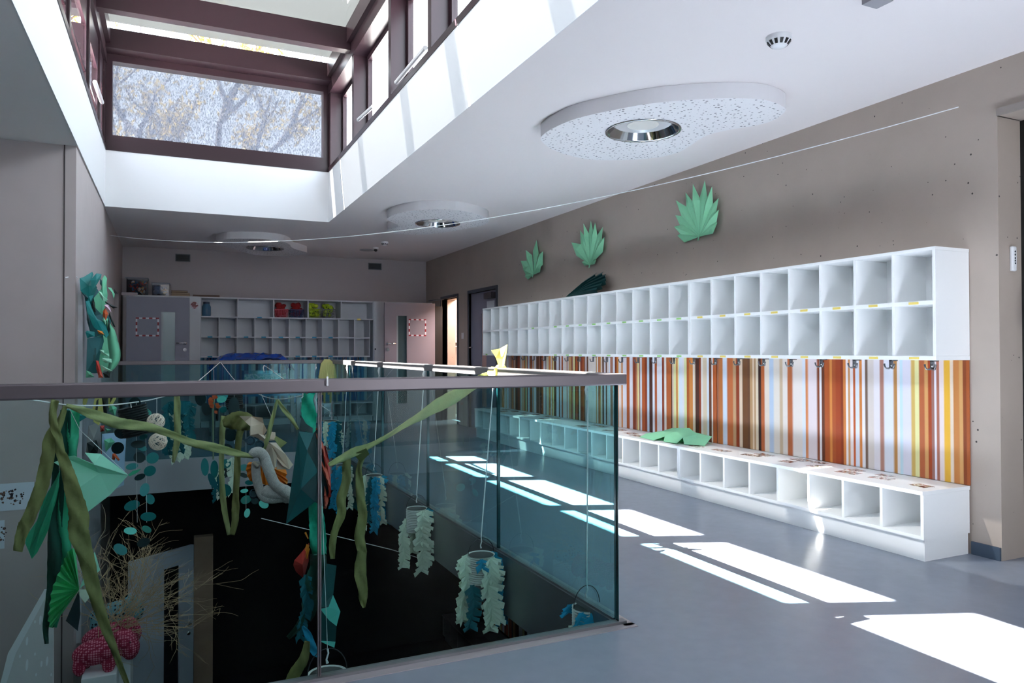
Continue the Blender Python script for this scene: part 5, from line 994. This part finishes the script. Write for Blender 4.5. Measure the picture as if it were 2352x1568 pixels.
for pts, mt, y in (([(885,600),(1000,560),(1005,870),(860,880)], GRY, 7.5), ([(835,200),(885,198),(880,330),(845,430),(828,380)], YEL, 7.3), ([(880,200),(945,300),(930,330),(900,280)], MN3, 7.28), ([(950,310),(1015,285),(1035,470),(990,595),(935,560),(925,430)], YEL, 7.26), ([(965,350),(985,330),(975,520),(945,500)], BLK, 7.22), ([(1030,200),(1075,198),(1085,300),(1032,295)], CORAL, 7.2),
 ([(1085,245),(1100,198),(1120,240),(1180,238),(1160,330),(1110,410),(1085,420)], YEL, 7.3), ([(1105,300),(1150,265),(1130,320),(1100,370)], BLK, 7.25), ([(1015,290),(1080,300),(1070,480),(1035,500)], BLK, 7.36), ([(1100,370),(1170,420),(1150,500),(1090,450)], MN2, 7.3),
 ([(1020,680),(1140,670),(1262,690),(1250,900),(1240,1190),(1120,1245),(1020,900)], LBL, 7.6), ([(870,770),(960,740),(985,800),(975,870),(890,880)], BLK, 7.4), ([(1040,740),(1110,720),(1150,760),(1060,860)], MN2, 7.45), ([(1125,880),(1150,870),(1200,940),(1180,948),(1150,900),(1145,945),(1120,930)], ORD, 7.4), ([(1000,600),(1045,595),(1040,650),(1005,660)], REDP, 7.4), ([(1005,790),(1020,880),(1015,900)], REDP, 7.4), ([(640,430),(780,440),(890,500),(790,560),(700,520)], TL1, 6.6), ([(1050,620),(1110,640),(1060,670)], MN2, 7.4)):
    leaf(pts, mt, C1, y - 0.42, 0.004)
tag(MB().tube([at(178, 637, 6.9), at(172, 634, 6.86), at(150, 637, 6.82)], 0.004, 6).build('nylon_loop', LINE), 'thin line tying the collage to the pillar', 'line')
# pictures on the pillar
for (x0, x1, z0, z1, lab) in ((-1.45, -0.972, -0.03, 0.18, 'white print of a dark dried flower on the left pillar wall'), (-1.45, -1.165, -0.32, -0.102, 'second white print below, cut by the left edge')):
    p = MB().box(x0, x1, 6.824, 6.829, z0, z1).build('wall_print', mat('print_paper', (205, 212, 226), 0.6)); tag(p, lab, 'picture')
    q = MB(); rr = random.Random(int(x1 * -100)); cx, cz = (x0 + x1) / 2 + 0.09, (z0 + z1) / 2
    for i in range(46):
        a, d = rr.uniform(0, 6.28), rr.uniform(0, 1) ** 0.7 * 0.068; w = rr.uniform(0.004, 0.013); c = (cx + d * math.cos(a) * 1.3, 6.8236, cz + d * math.sin(a))
        q.add([(c[0] + w * math.cos(b * 1.26 + a), 6.8236 - 0.00002 * i, c[2] + w * rr.uniform(.6, 1.3) * math.sin(b * 1.26 + a)) for b in range(5)], [(0, 1, 2, 3, 4)])
    q.build('flower_motif', blotch('flower_ink', [(0, (40, 30, 40)), (0.5, (120, 90, 70)), (0.6, (70, 45, 60))], 40, 0.7), p)

# ================================================================== LOWER LEVEL, SEEN THROUGH THE NEAR GLASS
t = thing('stair_balustrade', at(60, 1568, 5.6), 'pale stair balustrade with drop-shaped holes painted as pale spots at the bottom left', 'balustrade')
face = [(60,1700),(60,1568),(150,1285),(465,695),(490,700),(490,1700)]
MB().prism([at(*C2(*p), 5.6) for p in face], (0, 0.05, 0)).build('panel', mat('balustrade_paint', (222, 220, 222), 0.5), t)
m = MB(); a = [at(*C2(*p), 5.595) for p in ((60,1700),(60,1568),(150,1285),(465,695))]; b = [at(*C2(*p), 5.595) for p in ((-15,1700),(5,1568),(75,1290),(412,700))]
m.grid([a, b]); m.build('top_cap', mat('balustrade_cap', (240, 242, 246), 0.45), t, thick=0.012)
for (x, y, h) in ((375,985,45),(325,1000,14),(250,1180,40),(185,1320,16),(325,1300,14),(250,1400,55),(437,1365,45),(385,1390,30),(335,1490,14),(475,1490,14)):
    o = disc_pts(C2(x, y), 1.6 + h / 40, h / 4.04, 0.08, 5.592, 0, 12); MB().add(o, [tuple(range(12))]).build('bright_drop', mat('drop_light', (248, 249, 252), 0.5), t, thick=0.002)  # pale discs on the panel, brightness seen through the holes put into colour
# pedestal steps, plush animals
STEP = mat('step_white', (236, 238, 242), 0.5)
def ped(label, px0, px1, ytop, y, depth):
    a, b = at(px0, ytop, y), at(px1, ytop, y); return tag(MB().box(a.x, b.x, y, y + depth, -3.198, a.z).build('pedestal', STEP, bevel=0.006), label, 'pedestal')
ped('white box pedestal carrying the front pink plush, at the bottom edge', 186, 268, 1560, 6.2, 0.30)
ped('taller white box pedestal behind, carrying the second pink plush', 205, 300, 1518, 6.55, 0.30)
ped('tallest white box pedestal carrying the blue dotted plush', 215, 302, 1462, 6.9, 0.35)
def check_mat(name, c1, c2, scale, dots=False):
    m = mat(name, c1, 0.85); n = m.node_tree; L = n.links; tcn = n.nodes.new('ShaderNodeTexCoord')
    v = n.nodes.new('ShaderNodeTexVoronoi'); v.inputs['Scale'].default_value = scale; v.inputs['Randomness'].default_value = 0.0 if not dots else 0.5
    l = n.nodes.new('ShaderNodeMath'); l.operation = 'LESS_THAN'; l.inputs[1].default_value = 0.42 if not dots else 0.30
    x = n.nodes.new('ShaderNodeMix'); x.data_type = 'RGBA'; x.inputs['A'].default_value = (*lin(c1), 1); x.inputs['B'].default_value = (*lin(c2), 1)
    L.new(tcn.outputs['Object'], v.inputs['Vector']); L.new(v.outputs['Distance'], l.inputs[0]); L.new(l.outputs[0], x.inputs['Factor']); L.new(x.outputs['Result'], n.nodes['Principled BSDF'].inputs['Base Color']); return m
PINK = check_mat('pink_gingham', (170, 40, 74), (244, 140, 164), 58); BDOT = check_mat('blue_dotted', (120, 176, 192), (12, 40, 52), 30, True)
def hippo(label, c, y, sc, mt, z0, flip=1):
    """stuffed animal standing side-on: belly, head, muzzle, ears and four stub legs, centred on a sight line"""
    P = at(c[0], c[1], y); P.z = z0 + 0.052 * sc; t = thing('plush_animal', P, label, 'plush toy', 'plush animals on the pedestals'); u = Vector((0.93, -0.15, 0)).normalized() * flip; w = Vector((0.15, 0.93, 0)).normalized(); zz = Vector((0, 0, 1))
    rot = Matrix((u, w, zz)).transposed(); X = lambda a, b, c2: P + (u * a + w * b + zz * c2) * sc
    bm = bmesh.new(); me = bpy.data.meshes.new('body')
    def ell(a, b, c2, rx, ry, rz, tilt=0.0):
        M4 = Matrix.Translation(X(a, b, c2)) @ (rot @ Matrix.Rotation(tilt, 3, 'Y')).to_4x4() @ Matrix.Diagonal((rx * sc, ry * sc, rz * sc, 1)); bmesh.ops.create_icosphere(bm, subdivisions=3, radius=1, matrix=M4)
    ell(-0.14, 0, 0.42, 0.50, 0.30, 0.29, -0.16); ell(0.10, 0, 0.46, 0.34, 0.30, 0.30); ell(0.44, 0, 0.62, 0.27, 0.24, 0.25, 0.5); ell(0.58, 0, 0.42, 0.19, 0.20, 0.27, 0.1)
    for (a, b) in ((-0.44, -0.16), (-0.40, 0.17), (0.16, -0.17), (0.16, 0.17)): ell(a, b, 0.17, 0.14, 0.11, 0.22)
    bm.to_mesh(me); bm.free(); o = bpy.data.objects.new('body', me); COL.objects.link(o); me.transform(Matrix.Translation(-P)); o.parent = t; me.materials.append(mt)
    r_ = o.modifiers.new('merge', 'REMESH'); r_.mode = 'VOXEL'; r_.voxel_size = 0.012 * sc / 0.33; r_.use_smooth_shade = True
    sm = o.modifiers.new('soft', 'SMOOTH'); sm.iterations = 4
    for s2 in (-1, 1):
        MB().ball(X(0.34, s2 * 0.20, 0.78), 0.05 * sc, 0.035 * sc, 0.09 * sc, 10, 8).build('ear', mt, t, smooth=True); MB().ball(X(0.60, s2 * 0.19, 0.62), 0.016 * sc, 0.016 * sc, 0.016 * sc, 8, 6).build('eye', BLACK, t, smooth=True)
    return t
hippo('pink checked plush hippo standing on the front pedestal, sunlit', (236, 1551), 6.34, 0.33, PINK, at(227, 1560, 6.2).z)
hippo('second pink checked plush hippo behind the dry twigs', (250, 1500), 6.70, 0.31, PINK, at(252, 1518, 6.55).z)
hippo('blue plush with dark dots, behind the pink ones', (262, 1442), 7.06, 0.30, BDOT, at(258, 1462, 6.9).z)
# dry twigs
t = thing('dry_twigs', at(262, 1440, 6.42), 'bushy bunch of dry straw-coloured twigs rising above the plush animals', 'twigs')
m = MB(); rr = random.Random(12); root = at(262, 1440, 6.42)
def twig(p, d, L_, r, lev):
    pts = [p]; q = p.copy(); dd = d.copy()
    for i in range(4): dd = (dd + Vector((rr.uniform(-.25, .25), rr.uniform(-.25, .25), rr.uniform(-.2, .2)))).normalized(); q = q + dd * L_ / 4; q.y = min(q.y, 6.72); pts.append(q.copy())
    m.tube(pts, [r, r * 0.9, r * 0.8, r * 0.7, r * 0.5], 4)
    if lev:
        for i in range(4 if lev > 1 else 3):
            b = pts[rr.randint(1, 4)]; nd = (dd + Vector((rr.uniform(-.9, .9), rr.uniform(-.5, .5), rr.uniform(-.7, .7)))).normalized(); twig(b, nd, L_ * rr.uniform(0.35, 0.6), r * 0.7, lev - 1)
for i in range(46):
    a = rr.uniform(-0.7, 1.5); d = Vector((math.sin(a), rr.uniform(-.35, .1), math.cos(a) * rr.uniform(0.7, 1.0))).normalized(); twig(root + Vector((rr.uniform(-.12, .12), rr.uniform(-.05, .05), rr.uniform(-.1, .1))), d, rr.uniform(0.3, 0.72), 0.0030, 2)
m.build('twigs', mat('straw', (206, 178, 142), 0.8), t)
# door and wood panel of the lower storey
a, b = at(300, 1300, 9.45), at(445, 1300, 9.98); u = Vector((b.x - a.x, b.y - a.y, 0)); L_ = u.length; u.normalize(); w = Vector((-u.y, u.x, 0)); O = Vector((a.x, a.y, -3.2)); PT = lambda x, d, z: O + u * x + w * d + Vector((0, 0, z))
def obox(m, x0, x1, d0, d1, z0, z1): return m.add([PT(x0,d0,z0),PT(x1,d0,z0),PT(x1,d1,z0),PT(x0,d1,z0),PT(x0,d0,z1),PT(x1,d0,z1),PT(x1,d1,z1),PT(x0,d1,z1)], [(3,2,1,0),(4,5,6,7),(0,1,5,4),(1,2,6,5),(2,3,7,6),(3,0,4,7)])
g0, g1 = L_ * 0.51, L_ * 0.76; m = MB(); obox(m, 0, g0, 0, 0.045, 0.01, 2.0); obox(m, g1, L_, 0, 0.045, 0.01, 2.0); obox(m, g0, g1, 0, 0.045, 0.01, 0.30); obox(m, g0, g1, 0, 0.045, 1.80, 2.0)
d = struct(m.build('door_5', mat('lower_door_paint', (206, 214, 232), 0.5)), 'grey-blue door standing ajar on the storey below', 'door')
obox(MB(), g0, g1, 0.018, 0.026, 0.30, 1.80).build('pane', mat('dark_pane', (24, 34, 40), 0.15), d)
m = MB(); m.tube([PT(L_ - 0.07, 0, 1.05), PT(L_ - 0.07, -0.05, 1.05), PT(L_ - 0.19, -0.05, 1.04)], 0.012, 8); m.build('handle', CHROME, d, smooth=True)
m = MB(); m.ball(PT(L_ - 0.08, -0.005, 0.93), 0.026, 0.012, 0.026, 12, 8); m.build('lock', CHROME, d, smooth=True)
a, b = at(446, 1300, 10.55), at(489, 1300, 10.6); struct(MB().box(a.x, b.x, 10.56, 10.69, -3.2, -1.25).build('trim_7', mat('wood_veneer', (196, 164, 142), 0.6, vary=0.1, vscale=6)), 'brown wood panel beside the lower door', 'trim')
# bench and stripes on the lower right wall
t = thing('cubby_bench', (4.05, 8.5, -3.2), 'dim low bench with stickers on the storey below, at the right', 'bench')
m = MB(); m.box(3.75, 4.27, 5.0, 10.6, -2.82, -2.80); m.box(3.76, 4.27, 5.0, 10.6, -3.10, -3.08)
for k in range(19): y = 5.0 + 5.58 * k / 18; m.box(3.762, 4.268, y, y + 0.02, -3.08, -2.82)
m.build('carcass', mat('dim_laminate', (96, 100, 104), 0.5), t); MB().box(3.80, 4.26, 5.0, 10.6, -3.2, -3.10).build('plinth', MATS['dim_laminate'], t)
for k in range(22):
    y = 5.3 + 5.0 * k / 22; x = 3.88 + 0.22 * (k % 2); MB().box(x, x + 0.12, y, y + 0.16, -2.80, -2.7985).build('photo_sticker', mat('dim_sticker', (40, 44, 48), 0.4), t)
mp = MB(); stripe_panel(mp, bands(120, PAL, random.Random(77)), lambda q: 10.6 - 5.6 * q, 4.295, -2.79, -2.0)
tag(mp.build('striped_panel', STRIPE, thick=0.006), 'orange striped panel on the storey below, in the dark', 'wall panel')

# ------------------------------------------------------------------ tree outside the end window
t = thing('tree', (0.4, 17.5, -3.2), 'leafy yellow-green tree outside the end window, behind the mesh blind', 'tree')
m = MB(); rr = random.Random(23); tips = []
def limb(p, d, L_, r, lev):
    pts = [p]; q = p.copy(); dd = d.copy()
    for i in range(5): dd = (dd + Vector((rr.uniform(-.18, .18), rr.uniform(-.18, .18), rr.uniform(-.08, .16)))).normalized(); q = q + dd * L_ / 5; pts.append(q); (tips.append(q) if lev < 2 else None)
    m.tube(pts, [max(0.02, r * (1 - 0.12 * i)) for i in range(6)], 7)
    if lev:
        for i in range(4): nd = (dd + Vector((rr.uniform(-1, 1), rr.uniform(-.6, .6), rr.uniform(-.3, .6)))).normalized(); limb(pts[rr.randint(2, 5)], nd, L_ * rr.uniform(0.5, 0.75), r * 0.55, lev - 1)
m.tube([(0.4, 17.5, -3.2), (0.45, 17.5, 1.5), (0.5, 17.5, 4.4)], [0.24, 0.18, 0.14], 10)
for x in (-1.0, -0.35, 0.3, 0.9): limb(Vector((0.5, 17.5, 4.2)), Vector((x, rr.uniform(-.2, .2), 0.75)).normalized(), 2.7, 0.11, 2)
m.build('trunk', mat('bark', (84, 74, 62), 0.9), t)
q = MB()
for p in tips:
    for i in range(6):
        c = p + Vector((rr.gauss(0, .16), rr.gauss(0, .16), rr.gauss(0, .13))); a, b2 = Vector((rr.uniform(-1, 1), rr.uniform(-1, 1), rr.uniform(-1, 1))).normalized() * 0.085, Vector((rr.uniform(-1, 1), rr.uniform(-1, 1), rr.uniform(-1, 1))).normalized() * 0.04
        q.add([c - a, c + b2, c + a, c - b2], [(0, 1, 2, 3)])
f = q.build('foliage', mat('tree_leaf', (176, 150, 44), 0.7, translucent=0.3), t); f['kind'] = 'stuff'
